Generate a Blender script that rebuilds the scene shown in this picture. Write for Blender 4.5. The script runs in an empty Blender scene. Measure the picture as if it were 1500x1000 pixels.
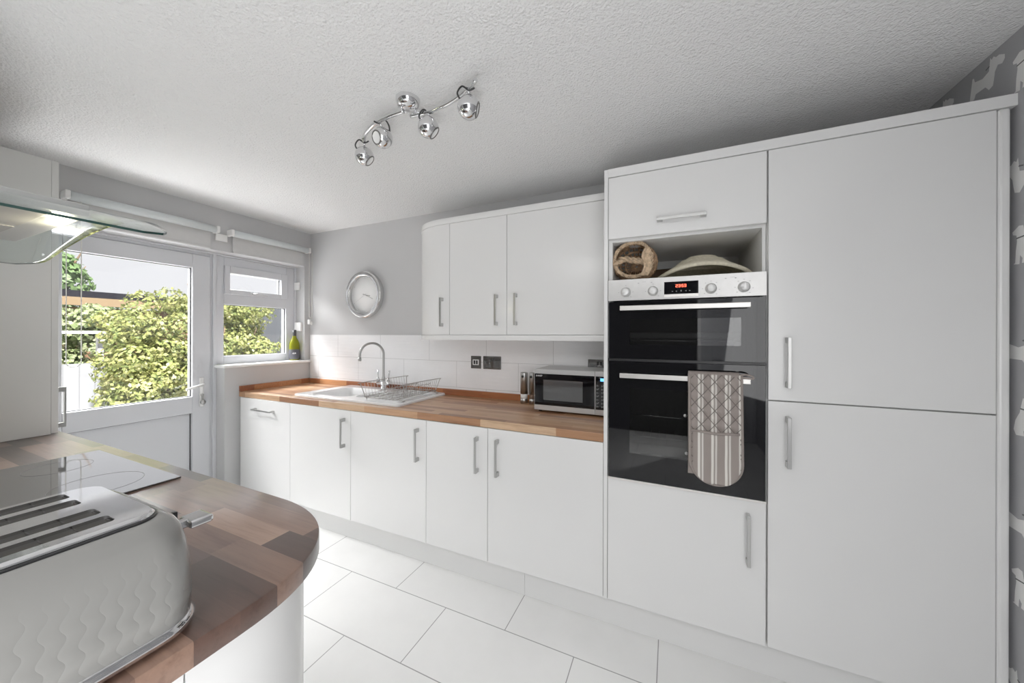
import bpy, bmesh, math, random
from mathutils import Vector, Matrix
random.seed(7)
C = bpy.context.scene.collection
PI = math.pi

# ------------------------------------------------------------------ materials
MATS = {}
def newmat(name):
    m = bpy.data.materials.new(name); m.use_nodes = True
    nt = m.node_tree; b = nt.nodes['Principled BSDF']
    MATS[name] = m
    return m, nt, b
def mat(name, col, rough=.5, metal=0., spec=.5, coat=0., emit=None, estr=0., trans=0., ior=1.45, aniso=None):
    m, nt, b = newmat(name)
    b.inputs['Base Color'].default_value = (*col, 1)
    b.inputs['Roughness'].default_value = rough
    b.inputs['Metallic'].default_value = metal
    b.inputs['Specular IOR Level'].default_value = spec
    b.inputs['Coat Weight'].default_value = coat
    b.inputs['Coat Roughness'].default_value = .05
    b.inputs['Transmission Weight'].default_value = trans
    b.inputs['IOR'].default_value = ior
    if emit:
        b.inputs['Emission Color'].default_value = (*emit, 1)
        b.inputs['Emission Strength'].default_value = estr
    return m
def N(nt, typ, **kw):
    n = nt.nodes.new(typ)
    for k, v in kw.items(): setattr(n, k, v)
    return n
def L(nt, a, b): nt.links.new(a, b)
def math_n(nt, op, a, b=None, c=None):
    n = N(nt, 'ShaderNodeMath', operation=op)
    for i, v in enumerate((a, b, c)):
        if v is None: continue
        if isinstance(v, (int, float)): n.inputs[i].default_value = v
        else: L(nt, v, n.inputs[i])
    return n.outputs[0]
def coords(nt):
    t = N(nt, 'ShaderNodeTexCoord'); s = N(nt, 'ShaderNodeSeparateXYZ'); L(nt, t.outputs['Object'], s.inputs[0])
    return t.outputs['Object'], s.outputs
def combine(nt, x, y, z):
    n = N(nt, 'ShaderNodeCombineXYZ')
    for i, v in enumerate((x, y, z)):
        if isinstance(v, (int, float)): n.inputs[i].default_value = v
        else: L(nt, v, n.inputs[i])
    return n.outputs[0]
def ramp(nt, fac, stops, interp='LINEAR'):
    r = N(nt, 'ShaderNodeValToRGB'); r.color_ramp.interpolation = interp
    e = r.color_ramp.elements
    while len(e) < len(stops): e.new(.5)
    for i, (p, c) in enumerate(stops): e[i].position = p; e[i].color = (*c, 1)
    L(nt, fac, r.inputs[0]); return r.outputs[0]
def noise(nt, vec, scale, detail=3, rough=.5):
    n = N(nt, 'ShaderNodeTexNoise'); n.inputs['Scale'].default_value = scale
    n.inputs['Detail'].default_value = detail; n.inputs['Roughness'].default_value = rough
    L(nt, vec, n.inputs['Vector']); return n.outputs['Fac']
def bump(nt, b, h, strength=.3, dist=.01):
    n = N(nt, 'ShaderNodeBump'); n.inputs['Strength'].default_value = strength; n.inputs['Distance'].default_value = dist
    L(nt, h, n.inputs['Height']); L(nt, n.outputs[0], b.inputs['Normal'])
def mix(nt, fac, a, b, mode='MIX'):
    n = N(nt, 'ShaderNodeMix', data_type='RGBA', blend_type=mode)
    for i, v in ((0, fac), (6, a), (7, b)):
        if isinstance(v, (int, float)): n.inputs[i].default_value = v
        elif isinstance(v, tuple): n.inputs[i].default_value = (*v, 1)
        else: L(nt, v, n.inputs[i])
    return n.outputs[2]

def speckled(name, col, rough, amp=.03, scale=6, **kw):
    """plain paint with a very soft tonal variation"""
    m = mat(name, col, rough, **kw); nt = m.node_tree; b = nt.nodes['Principled BSDF']
    v, s = coords(nt)
    f = noise(nt, v, scale, 3)
    c = ramp(nt, f, [(.3, tuple(x*(1-amp) for x in col)), (.7, tuple(min(1, x*(1+amp)) for x in col))])
    L(nt, c, b.inputs['Base Color'])
    return m

gloss = speckled('white_gloss', (.76, .76, .755), .20, .008, 3, coat=.12)
carc = speckled('white_carcass', (.70, .70, .69), .35, .01, 4)
paint = speckled('grey_paint', (.52, .52, .525), .75, .02, 2)
upvc = speckled('white_upvc', (.61, .62, .65), .22, .01, 3)
sillm = mat('sill_white', (.82, .82, .81), .25)
steel = mat('brushed_nickel', (.46, .46, .45), .3, 1)
chrome = mat('chrome', (.74, .74, .75), .07, 1)
steelp = speckled('stainless_panel', (.52, .515, .505), .33, .03, 40, metal=.75)
alu = mat('brushed_aluminium', (.72, .70, .67), .35, .85)
darkst = mat('dark_nickel', (.22, .215, .21), .18, 1)
blackg = mat('black_glass', (.004, .004, .005), .03, spec=.35)
hobg = mat('hob_glass', (.012, .012, .014), .04, spec=1., coat=1.)
hobg.node_tree.nodes['Principled BSDF'].inputs['Coat IOR'].default_value = 2.2
blackp = mat('black_plastic', (.015, .015, .016), .35)
darkin = mat('dark_cavity', (.02, .018, .016), .6)
whitep = mat('white_plastic', (.80, .80, .79), .3)
ceram = mat('white_ceramic', (.84, .84, .84), .12, coat=.4)
knobm = mat('pale_knob', (.74, .74, .73), .3, .3)
cordm = mat('blind_cord', (.70, .70, .66), .5)
redled = mat('red_led', (.3, .02, .01), .4, emit=(1, .12, .06), estr=3)
blueled = mat('blue_led', (.05, .2, .6), .4, emit=(.1, .45, 1), estr=1.6)
printw = mat('white_print', (.75, .75, .75), .5)
printg = mat('grey_print', (.30, .30, .30), .5)
labelm = mat('bottle_label_dark', (.055, .055, .07), .5)
hoodlamp = mat('hood_lamp', (1, .95, .8), .4, emit=(1, .93, .62), estr=2.5)
beige = mat('cream_enamel', (.60, .595, .565), .2, coat=.5)
brownb = speckled('brown_board', (.16, .10, .06), .7, .2, 8)
wired = mat('rack_wire', (.42, .40, .38), .3, 1)

def ceiling_mat():
    m, nt, b = newmat('artex_ceiling'); v, s = coords(nt)
    b.inputs['Roughness'].default_value = .9
    b.inputs['Base Color'].default_value = (.74, .74, .74, 1)
    n1 = noise(nt, v, 100, 3, .6); n2 = noise(nt, v, 30, 2, .5)
    vo = N(nt, 'ShaderNodeTexVoronoi'); vo.inputs['Scale'].default_value = 125; L(nt, v, vo.inputs['Vector'])
    h = math_n(nt, 'ADD', math_n(nt, 'MULTIPLY', n1, 1.), math_n(nt, 'ADD', math_n(nt, 'MULTIPLY', n2, .5), math_n(nt, 'MULTIPLY', vo.outputs[0], .35)))
    bump(nt, b, h, .75, .011)
    return m
ceilm = ceiling_mat()

def tile_mat(name, w, h, ox, oy, axes, col, mortar, msize, rough, bumpy=None):
    m, nt, b = newmat(name); v, s = coords(nt)
    a, c = s[axes[0]], s[axes[1]]
    p = combine(nt, math_n(nt, 'ADD', a, -ox), math_n(nt, 'ADD', c, -oy), 0)
    t = N(nt, 'ShaderNodeTexBrick'); t.offset = .5; t.offset_frequency = 2; t.squash = 1
    L(nt, p, t.inputs['Vector'])
    t.inputs['Scale'].default_value = 1; t.inputs['Brick Width'].default_value = w; t.inputs['Row Height'].default_value = h
    t.inputs['Mortar Size'].default_value = msize; t.inputs['Mortar Smooth'].default_value = 0.1; t.inputs['Bias'].default_value = 0
    n = noise(nt, v, 3.5, 5, .6)
    c1 = ramp(nt, n, [(.35, tuple(x*.95 for x in col)), (.65, col)])
    L(nt, c1, t.inputs['Color1']); L(nt, c1, t.inputs['Color2'])
    t.inputs['Mortar'].default_value = (*mortar, 1)
    L(nt, t.outputs['Color'], b.inputs['Base Color'])
    b.inputs['Roughness'].default_value = rough
    if bumpy:
        sv = combine(nt, math_n(nt, 'MULTIPLY', s[0], 2.2), math_n(nt, 'MULTIPLY', s[1], 2.2), math_n(nt, 'MULTIPLY', s[2], 28))
        f = noise(nt, sv, 1.6, 2, .5)
        bump(nt, b, math_n(nt, 'ADD', f, math_n(nt, 'MULTIPLY', t.outputs['Fac'], -.35)), bumpy, .012)
    return m
floorm = tile_mat('floor_tiles', .647, .3257, 1.0911-.647*.5-.647*4, -.7826-.3257*12, (0, 1), (.80, .80, .79), (.30, .30, .30), .0022, .22)
splashm = tile_mat('rippled_wall_tiles', .5047, .196, .098-.5047*1.5+.5047*.5-.0, 1.162-.196*6, (0, 2), (.88, .88, .89), (.58, .58, .58), .0018, .15, .2)

def wood_mat(name, tint, sat=1.0, w=.042, Ls=.30, rough=.34, coat=.1):
    m, nt, b = newmat(name); v, s = coords(nt)
    row = math_n(nt, 'FLOOR', math_n(nt, 'DIVIDE', math_n(nt, 'ADD', s[1], 10.), w))
    wn = N(nt, 'ShaderNodeTexWhiteNoise', noise_dimensions='1D'); L(nt, row, wn.inputs['W'])
    col = math_n(nt, 'FLOOR', math_n(nt, 'DIVIDE', math_n(nt, 'ADD', s[0], math_n(nt, 'MULTIPLY', wn.outputs['Value'], 3.)), Ls))
    w2 = N(nt, 'ShaderNodeTexWhiteNoise', noise_dimensions='2D'); L(nt, combine(nt, row, col, 0), w2.inputs['Vector'])
    base = ramp(nt, w2.outputs['Value'], tint)
    gv = combine(nt, math_n(nt, 'ADD', math_n(nt, 'MULTIPLY', s[0], 3.), math_n(nt, 'MULTIPLY', w2.outputs['Value'], 40.)),
                 math_n(nt, 'MULTIPLY', s[1], 45.), math_n(nt, 'MULTIPLY', s[2], 45.))
    g = noise(nt, gv, 1.5, 6, .65)
    gc = ramp(nt, g, [(.28, (.62, .55, .50)), (.5, (.95, .93, .92)), (.75, (1.12, 1.1, 1.08))])
    c = mix(nt, .85, base, gc, 'MULTIPLY')
    L(nt, c, b.inputs['Base Color']); b.inputs['Roughness'].default_value = rough
    b.inputs['Coat Weight'].default_value = coat; b.inputs['Coat Roughness'].default_value = .2; b.inputs['Specular IOR Level'].default_value = .4
    bump(nt, b, g, .06, .002)
    return m
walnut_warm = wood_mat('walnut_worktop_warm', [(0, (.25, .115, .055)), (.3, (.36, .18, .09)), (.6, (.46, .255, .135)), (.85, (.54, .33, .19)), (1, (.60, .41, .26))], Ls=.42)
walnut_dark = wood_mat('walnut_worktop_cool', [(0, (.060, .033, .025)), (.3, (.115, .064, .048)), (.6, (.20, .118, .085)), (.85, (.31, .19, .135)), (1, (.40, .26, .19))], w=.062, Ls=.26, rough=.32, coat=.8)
upst = wood_mat('walnut_upstand', [(0, (.18, .05, .02)), (.4, (.32, .11, .045)), (.8, (.45, .18, .07)), (1, (.52, .26, .12))], w=.2, Ls=.34)

def glass_pane(name, tint=(1, 1, 1), fac=.07, gcol=(1, 1, 1)):
    m, nt, b = newmat(name); nt.nodes.remove(b)
    t = N(nt, 'ShaderNodeBsdfTransparent'); t.inputs[0].default_value = (*tint, 1)
    g = N(nt, 'ShaderNodeBsdfGlossy'); g.inputs['Roughness'].default_value = .02; g.inputs[0].default_value = (*gcol, 1)
    x = N(nt, 'ShaderNodeMixShader')
    fr = N(nt, 'ShaderNodeLayerWeight'); fr.inputs[0].default_value = .5
    f = math_n(nt, 'ADD', math_n(nt, 'MULTIPLY', math_n(nt, 'POWER', fr.outputs['Facing'], 5.), .6), fac)
    L(nt, f, x.inputs[0]); L(nt, t.outputs[0], x.inputs[1]); L(nt, g.outputs[0], x.inputs[2])
    L(nt, x.outputs[0], nt.nodes['Material Output'].inputs[0])
    return m
pane = glass_pane('window_glass', fac=.04)
hoodg = glass_pane('hood_glass', (.86, .90, .89), .10)
hoodedge = mat('hood_glass_edge', (.015, .04, .035), .15)
ovenpane = glass_pane('oven_window_glass', (.42, .42, .42), .045)
bottleg = mat('green_bottle_glass', (.30, .32, .01), .06, trans=.55, ior=1.3)
millg = mat('mill_glass', (.75, .72, .66), .08, trans=.7, ior=1.3)

def leaf_mat(name, stops, tr=.35):
    m, nt, b = newmat(name); v, s = coords(nt)
    f = noise(nt, v, 9, 3, .7); f2 = noise(nt, v, 60, 1)
    c = ramp(nt, math_n(nt, 'ADD', math_n(nt, 'MULTIPLY', f, .65), math_n(nt, 'MULTIPLY', f2, .35)), stops)
    L(nt, c, b.inputs['Base Color']); b.inputs['Roughness'].default_value = .45
    t = N(nt, 'ShaderNodeBsdfTranslucent'); L(nt, c, t.inputs[0])
    x = N(nt, 'ShaderNodeMixShader'); x.inputs[0].default_value = tr
    L(nt, b.outputs[0], x.inputs[1]); L(nt, t.outputs[0], x.inputs[2]); L(nt, x.outputs[0], nt.nodes['Material Output'].inputs[0])
    return m
leafy = leaf_mat('yellow_green_leaves', [(.30, (.065, .10, .03)), (.43, (.155, .20, .06)), (.53, (.27, .285, .085)), (.66, (.40, .375, .19))], .4)
leafd = leaf_mat('mid_green_leaves', [(.3, (.04, .08, .025)), (.5, (.11, .19, .07)), (.68, (.22, .30, .14))])
bark = speckled('bark', (.12, .08, .05), .9, .3, 20)
fencep = None
def board_mat(name, col, axis, w=.12, rough=.7, dark=.6):
    m, nt, b = newmat(name); v, s = coords(nt)
    fr = math_n(nt, 'FRACT', math_n(nt, 'DIVIDE', math_n(nt, 'ADD', s[axis], 20.), w))
    gap = math_n(nt, 'GREATER_THAN', math_n(nt, 'ABSOLUTE', math_n(nt, 'SUBTRACT', fr, .5)), .46)
    n = noise(nt, v, 5, 4)
    c = ramp(nt, n, [(.3, tuple(x*.88 for x in col)), (.7, col)])
    L(nt, mix(nt, gap, c, tuple(x*dark for x in col)), b.inputs['Base Color']); b.inputs['Roughness'].default_value = rough
    return m
fence_w = board_mat('pale_boards', (.20, .21, .235), 1, .13)
fence_d = board_mat('blue_grey_boards', (.03, .035, .045), 1, .12)
shedw = board_mat('orange_timber', (.13, .065, .03), 2, .12)
roofm = mat('dark_roof', (.008, .008, .012), .9, spec=.1)
ground = speckled('garden_paving', (.40, .40, .38), .9, .1, 5)

# glove fabric: stripes along the local x axis
def glove_mat(name, quilt):
    m, nt, b = newmat(name); v, s = coords(nt)
    xx = math_n(nt, 'ADD', s[0], -.001); zz = math_n(nt, 'MULTIPLY', math_n(nt, 'ADD', s[2], 1.205), .82)
    q1 = math_n(nt, 'ABSOLUTE', math_n(nt, 'SINE', math_n(nt, 'MULTIPLY', math_n(nt, 'ADD', xx, zz), PI/.046)))
    q2 = math_n(nt, 'ABSOLUTE', math_n(nt, 'SINE', math_n(nt, 'MULTIPLY', math_n(nt, 'SUBTRACT', xx, zz), PI/.046)))
    ql = math_n(nt, 'LESS_THAN', math_n(nt, 'MINIMUM', q1, q2), .14)
    f = math_n(nt, 'FRACT', math_n(nt, 'MULTIPLY', math_n(nt, 'ADD', s[0], 5.), 1/.046))
    st = ramp(nt, f, [(0, (.28, .24, .22)), (.42, (.28, .24, .22)), (.46, (.70, .67, .62)), (.60, (.70, .67, .62)), (.64, (.30, .265, .24)), (.72, (.30, .265, .24)), (.75, (.62, .59, .55)), (.84, (.62, .59, .55)), (.88, (.28, .24, .22))])
    if quilt: st = mix(nt, math_n(nt, 'MULTIPLY', ql, .9), st, (.13, .11, .10))
    L(nt, st, b.inputs['Base Color']); b.inputs['Roughness'].default_value = .9
    bump(nt, b, noise(nt, v, 60, 2), .2, .003)
    return m
glovem = glove_mat('quilted_striped_fabric', True); pocketm = glove_mat('striped_fabric', False)
bindm = speckled('taupe_binding', (.28, .24, .22), .9, .08, 60)
blindm = speckled('blind_fabric', (.56, .555, .55), .85, .02, 30)
blindtube = mat('blind_tube', (.62, .66, .67), .45)
wick = speckled('wicker', (.34, .21, .12), .7, .55, 55)
wickl = speckled('wicker_pale', (.55, .40, .26), .7, .4, 70)
straw = speckled('straw', (.62, .57, .44), .8, .12, 90)
filterm = None
def filter_mat():
    m, nt, b = newmat('mesh_filter'); v, s = coords(nt)
    c = N(nt, 'ShaderNodeTexChecker'); c.inputs['Scale'].default_value = 260; L(nt, v, c.inputs['Vector'])
    c.inputs['Color1'].default_value = (.42, .41, .40, 1); c.inputs['Color2'].default_value = (.26, .25, .24, 1)
    L(nt, c.outputs[0], b.inputs['Base Color']); b.inputs['Metallic'].default_value = .6; b.inputs['Roughness'].default_value = .5
    return m
filterm = filter_mat()
toastm = None
def toaster_mat():
    m, nt, b = newmat('wavy_cream_enamel'); v, s = coords(nt)
    b.inputs['Base Color'].default_value = (.21, .208, .198, 1); b.inputs['Roughness'].default_value = .25
    b.inputs['Coat Weight'].default_value = .4
    u = math_n(nt, 'ADD', s[0], s[1])
    # interlocking wavy columns whose relief fades out towards the top
    wob = math_n(nt, 'MULTIPLY', math_n(nt, 'SINE', math_n(nt, 'MULTIPLY', s[2], 2*PI/.032)), .0032)
    k = math_n(nt, 'FLOOR', math_n(nt, 'DIVIDE', u, .016))
    par = math_n(nt, 'SUBTRACT', math_n(nt, 'MULTIPLY', math_n(nt, 'MODULO', math_n(nt, 'ADD', k, 200.), 2.), 2.), 1.)
    h = math_n(nt, 'ABSOLUTE', math_n(nt, 'SINE', math_n(nt, 'MULTIPLY', math_n(nt, 'ADD', u, wob), PI/.016)))
    fade = math_n(nt, 'SMOOTH_MIN', 1., math_n(nt, 'MAXIMUM', 0., math_n(nt, 'MULTIPLY', math_n(nt, 'SUBTRACT', .15, s[2]), 11.)), .1)
    bump(nt, b, math_n(nt, 'MULTIPLY', math_n(nt, 'POWER', h, .5), fade), .16, .004)
    return m
toastm = toaster_mat()
dogm = mat('pale_dog_print', (.78, .78, .77), .8)
collarm = mat('collar_print', (.13, .13, .13), .8)
wallpm = speckled('wallpaper_grey', (.37, .37, .385), .8, .02, 3)

# ------------------------------------------------------------------ mesh helpers
def BM(): return bmesh.new()
def box(bm, x0, x1, y0, y1, z0, z1, bev=0, seg=2, mi=0):
    t = bmesh.new()
    bmesh.ops.create_cube(t, size=1)
    for v in t.verts:
        v.co = Vector(((x0+x1)/2+v.co.x*abs(x1-x0), (y0+y1)/2+v.co.y*abs(y1-y0), (z0+z1)/2+v.co.z*abs(z1-z0)))
    if bev: bmesh.ops.bevel(t, geom=t.edges[:], offset=bev, segments=seg, profile=.5, affect='EDGES')
    for f in t.faces: f.material_index = mi
    merge(bm, t)
    return bm
def merge(bm, t, M=None):
    if M is not None: bmesh.ops.transform(t, matrix=M, verts=t.verts[:])
    me = bpy.data.meshes.new('t'); t.to_mesh(me); t.free(); bm.from_mesh(me); bpy.data.meshes.remove(me)
def lathe(bm, prof, loc=(0, 0, 0), seg=40, axis='Z', M=None, mi=0, mis=None):
    """prof: list of (radius, height)"""
    t = bmesh.new(); rings = []
    for r, h in prof:
        if r < 1e-6: rings.append([t.verts.new((0, 0, h))])
        else: rings.append([t.verts.new((r*math.cos(2*PI*i/seg), r*math.sin(2*PI*i/seg), h)) for i in range(seg)])
    for j in range(len(rings)-1):
        a, b = rings[j], rings[j+1]
        for i in range(seg):
            k = (i+1) % seg
            if len(a) == 1 and len(b) == 1: continue
            f = t.faces.new((a[0], b[k], b[i])) if len(a) == 1 else t.faces.new((a[i], a[k], b[0])) if len(b) == 1 else t.faces.new((a[i], a[k], b[k], b[i]))
            f.material_index = mis[j] if mis else mi
            f.smooth = True
    R = {'Z': Matrix(), 'Y': Matrix.Rotation(PI/2, 4, 'X'), 'X': Matrix.Rotation(PI/2, 4, 'Y')}[axis]   # Y: height points to -Y
    bmesh.ops.recalc_face_normals(t, faces=t.faces[:])
    merge(bm, t, (M if M is not None else Matrix.Translation(Vector(loc)) @ R))
def tube(bm, pts, r, seg=8, closed=False, caps=True, mi=0, radii=None):
    pts = [Vector(p) for p in pts]; n = len(pts); t = bmesh.new(); rings = []
    up = None
    for i, p in enumerate(pts):
        a = pts[(i-1) % n] if (closed or i > 0) else p
        b = pts[(i+1) % n] if (closed or i < n-1) else p
        d = (b-a).normalized()
        if up is None:
            up = d.orthogonal().normalized()
        else:
            up = (up - d*up.dot(d))
            up = up.normalized() if up.length > 1e-6 else d.orthogonal().normalized()
        s = d.cross(up); rr = radii[i] if radii else r
        rings.append([t.verts.new(p+(up*math.cos(2*PI*k/seg)+s*math.sin(2*PI*k/seg))*rr) for k in range(seg)])
    for i in range(n if closed else n-1):
        a, b = rings[i], rings[(i+1) % n]
        for k in range(seg):
            f = t.faces.new((a[k], a[(k+1) % seg], b[(k+1) % seg], b[k])); f.smooth = True; f.material_index = mi
    if caps and not closed:
        for rg in (rings[0], rings[-1]):
            f = t.faces.new(rg); f.material_index = mi
    bmesh.ops.recalc_face_normals(t, faces=t.faces[:])
    merge(bm, t)
def prism(bm, pts, z0, z1, mi=0, bev=0, side_mi=None, smooth=False):
    """polygon (x, y) extruded in z"""
    t = bmesh.new(); lo = [t.verts.new((x, y, z0)) for x, y in pts]; hi = [t.verts.new((x, y, z1)) for x, y in pts]
    f1 = t.faces.new(lo); f2 = t.faces.new(hi); f1.material_index = f2.material_index = mi
    n = len(pts)
    for i in range(n):
        f = t.faces.new((lo[i], lo[(i+1) % n], hi[(i+1) % n], hi[i])); f.material_index = mi if side_mi is None else side_mi
        f.smooth = smooth
    bmesh.ops.recalc_face_normals(t, faces=t.faces[:])
    if bev:
        bmesh.ops.bevel(t, geom=[e for e in t.edges if abs(e.verts[0].co.z-e.verts[1].co.z) < 1e-6], offset=bev, segments=2, profile=.5, affect='EDGES')
    merge(bm, t)
def bez(p0, p1, p2, p3, n=12):
    o = []
    for i in range(n+1):
        t = i/n; a = Vector(p0)*(1-t)**3+Vector(p1)*3*t*(1-t)**2+Vector(p2)*3*t*t*(1-t)+Vector(p3)*t**3; o.append(a)
    return o
def smooth_pts(pts, n=6):
    P = [Vector(p) for p in pts]; out = []
    for i in range(len(P)-1):
        p0 = P[max(i-1, 0)]; p1 = P[i]; p2 = P[i+1]; p3 = P[min(i+2, len(P)-1)]
        for k in range(n):
            t = k/n
            out.append(.5*((2*p1)+(-p0+p2)*t+(2*p0-5*p1+4*p2-p3)*t*t+(-p0+3*p1-3*p2+p3)*t**3))
    out.append(P[-1]); return out

def root_of(o):
    while o.parent: o = o.parent
    return o
def obj(name, bm, mats, parent=None, smooth=False, loc=(0, 0, 0)):
    """links a bmesh written in world coordinates as ONE mesh object; children are shifted into their thing's frame"""
    off = Vector(root_of(parent).location) if parent else Vector(loc)
    bmesh.ops.translate(bm, verts=bm.verts[:], vec=-off)
    me = bpy.data.meshes.new(name); bm.to_mesh(me); bm.free()
    o = bpy.data.objects.new(name, me); C.objects.link(o)
    if parent: o.parent = parent
    else: o.location = off
    for m in (mats if isinstance(mats, (list, tuple)) else [mats]): me.materials.append(m)
    if smooth:
        for p in me.polygons: p.use_smooth = True
    return o
def autosmooth(o, ang=40):
    me = o.data
    for p in me.polygons: p.use_smooth = True
    me.set_sharp_from_angle(angle=math.radians(ang))
    return o
def tag(o, label, cat, group=None, kind=None):
    o['label'] = label; o['category'] = cat
    if group: o['group'] = group
    if kind: o['kind'] = kind
    return o
def thing(name, label, cat, loc, group=None):
    o = bpy.data.objects.new(name, None); C.objects.link(o); o.location = loc; o.empty_display_size = .1
    return tag(o, label, cat, group)
def struct(name, bm, m, label=None, parent=None):
    o = obj(name, bm, m, parent)
    if not parent: o['kind'] = 'structure'
    if label: o['label'] = label
    return o

# ------------------------------------------------------------------ dimensions (metres)
CEIL = 2.307; YF = -.6075; XR = 4.058; ZW = .908
XW = -.03; XG = -.155            # inner face of window wall, plane of the uPVC frames
YN = -2.30                       # near wall behind the hob run
YB = -4.3                        # far wall of the dining end behind the camera

# ------------------------------------------------------------------ shell
bm = BM(); box(bm, -.30, XR+.1, YB-.1, .1, -.1, 0)
struct('floor', bm, floorm, 'pale grey rectangular floor tiles')
bm = BM(); box(bm, -.30, XR+.1, YB-.1, .1, CEIL, CEIL+.1)
struct('ceiling', bm, ceilm, 'white textured plaster ceiling')
bm = BM(); box(bm, -.30, XR+.1, 0, .1, 0, CEIL)
struct('wall_back', bm, paint, 'grey painted wall behind the clock')
bm = BM()
box(bm, -.30, XW, -.70, .0, 0, 1.10)                # low wall under the window
box(bm, -.30, XW, YB, 0, 1.99, CEIL)                # over door and window
box(bm, -.30, XW, -.058, 0, 1.10, 1.99)             # pier by the long wall
box(bm, -.30, XW, YB, -1.612, 0, 1.99)
struct('wall_left', bm, paint, 'grey painted wall around the back door and window')
bm = BM(); box(bm, XW, 1.72, YN-.10, YN, 0, CEIL)
struct('wall_near', bm, paint)
bm = BM(); box(bm, -.30, XR+.1, YB-.1, YB, 0, CEIL)
struct('wall_front', bm, speckled('dining_wall', (.95, .95, .95), .8, .02))
bm = BM(); box(bm, -.30, 3.40, YB, YB+.01, 0, CEIL)
struct('wall_front', bm, mat('charcoal_wall', (.03, .03, .03), .9))  # unseen dark sheet, added so the oven glass reflects black on its left
# right wall with its dog wallpaper (print is a thin layer of the wall mesh)
bm = BM(); box(bm, XR, XR+.1, YB, 0, 0, CEIL)
terrier = [(-.498, 2.287), (-.502, 2.278), (-.508, 2.283), (-.515, 2.275), (-.524, 2.275), (-.540, 2.263), (-.540, 2.252), (-.533, 2.243), (-.520, 2.249), (-.512, 2.236), (-.509, 2.215), (-.506, 2.200), (-.494, 2.196), (-.483, 2.212), (-.452, 2.214), (-.447, 2.201), (-.431, 2.199), (-.436, 2.235), (-.441, 2.268), (-.446, 2.267), (-.449, 2.253), (-.474, 2.244), (-.494, 2.251)]
tcx, tcz = -.485, 2.24
terrier = [((y-tcx)*1.35, (z-tcz)*1.15) for y, z in terrier]
sitting = [(0, .055), (.014, .057), (.024, .05), (.036, .042), (.034, .034), (.022, .030), (.020, .012), (.024, -.015), (.026, -.05), (.032, -.054), (.012, -.056), (.010, -.03), (.002, -.04), (.004, -.054), (-.022, -.056), (-.03, -.04), (-.024, -.012), (-.010, .012), (-.006, .03)]
def dog(kind, yc, zc, flip=1, s=1.):
    pts = terrier if kind == 't' else sitting
    t = bmesh.new(); vs = [t.verts.new((XR-.0008, yc+flip*a*s, zc+b*s)) for a, b in pts]
    f = t.faces.new(vs); f.normal_update()
    if f.normal.x > 0: f.normal_flip()
    f.material_index = 1
    nz = [(-.016, .026), (.0, .022), (.002, .026), (-.014, .030)] if kind == 't' else [(-.008, .022), (.022, .019), (.022, .023), (-.008, .026)]
    vs = [t.verts.new((XR-.0012, yc+flip*a*s, zc+b*s)) for a, b in nz]; g = t.faces.new(vs); g.normal_update()
    if g.normal.x > 0: g.normal_flip()
    g.material_index = 2
    merge(bm, t)
dog('t', -.487, 2.241); dog('t', -.262, 2.235, 1)
cols = [(-.628, [('s', 2.175), ('t', 1.855), ('s', 1.64), ('t', 1.32), ('s', 1.112), ('t', .79), ('s', .585), ('t', .27)])]
for k in range(1, 14):
    yc = -.628-k*.2
    if yc < YB+.1: break
    cols.append((yc, [('st'[(i+k) % 2], 2.16-.27*i-(.13 if k % 2 else 0)) for i in range(8)]))
for yc, ds in cols:
    for i, (kd, z) in enumerate(ds): dog(kd, yc, z, -1 if i % 3 == 1 else 1, 1.05)
struct('wall_right', bm, [wallpm, dogm, collarm], 'grey wallpaper printed with pale dogs')
# rippled splashback tiles
bm = BM(); box(bm, -.02, 2.80, -.008, 0, ZW, 1.358)
struct('trim_1', bm, splashm, 'white rippled splashback tiles above the long worktop')
# window sill
bm = BM(); box(bm, XG, -.004, -.715, -.003, 1.10, 1.121, .005)
struct('trim_2', bm, sillm, 'white window sill board')
# vertical white cover strip between window and pier, pvc head trims
bm = BM(); box(bm, XG-.01, XG+.012, -.075, -.058, 1.12, 1.99, .003); box(bm, XG-.01, XG+.014, -1.612, -.058, 1.975, 1.99, .003)
struct('trim_3', bm, upvc, 'white plastic trim round the window head')
bm = BM(); box(bm, XG-.004, XG+.016, -.722, -.700, 0, 1.99, .004)
struct('trim_4', bm, upvc, 'white cover strip beside the back door')
# ------------------------------------------------------------------ back door
bm = BM()
x0, x1 = XG-.07, XG
def ring_yz(bm, X0, X1, oy0, oy1, oz0, oz1, iy0, iy1, iz0, iz1, bev=.004):
    box(bm, X0, X1, oy0, iy0, oz0, oz1, bev); box(bm, X0, X1, iy1, oy1, oz0, oz1, bev)
    box(bm, X0, X1, iy0, iy1, oz0, iz0, bev); box(bm, X0, X1, iy0, iy1, iz1, oz1, bev)
ring_yz(bm, x0, x1, -1.612, -.70, 0, 1.988, -1.575, -.737, .05, 1.955)
d1 = struct('door_1', bm, upvc, 'white plastic back door with large glass pane')
bm = BM()
X0, X1 = XG-.06, XG+.012
box(bm, X0, X1, -1.573, -1.461, .052, 1.953, .004); box(bm, X0, X1, -.849, -.739, .052, 1.953, .004)
box(bm, X0, X1, -1.461, -.849, 1.851, 1.953, .004); box(bm, X0, X1, -1.461, -.849, .775, .898, .004); box(bm, X0, X1, -1.461, -.849, .052, .17, .004)
leaf = struct('door_leaf', bm, upvc, None, d1)
bm = BM(); box(bm, XG-.035, XG-.018, -1.461, -.849, .17, .775)
for z in (.30, .44, .58): pass
struct('lower_panel', bm, upvc, None, leaf)
bm = BM(); box(bm, XG-.028, XG-.022, -1.464, -.846, .895, 1.854)
struct('glass_pane', bm, pane, None, leaf)
bm = BM()   # dark gasket round the pane
g0, g1 = XG-.02, XG-.012
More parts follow.
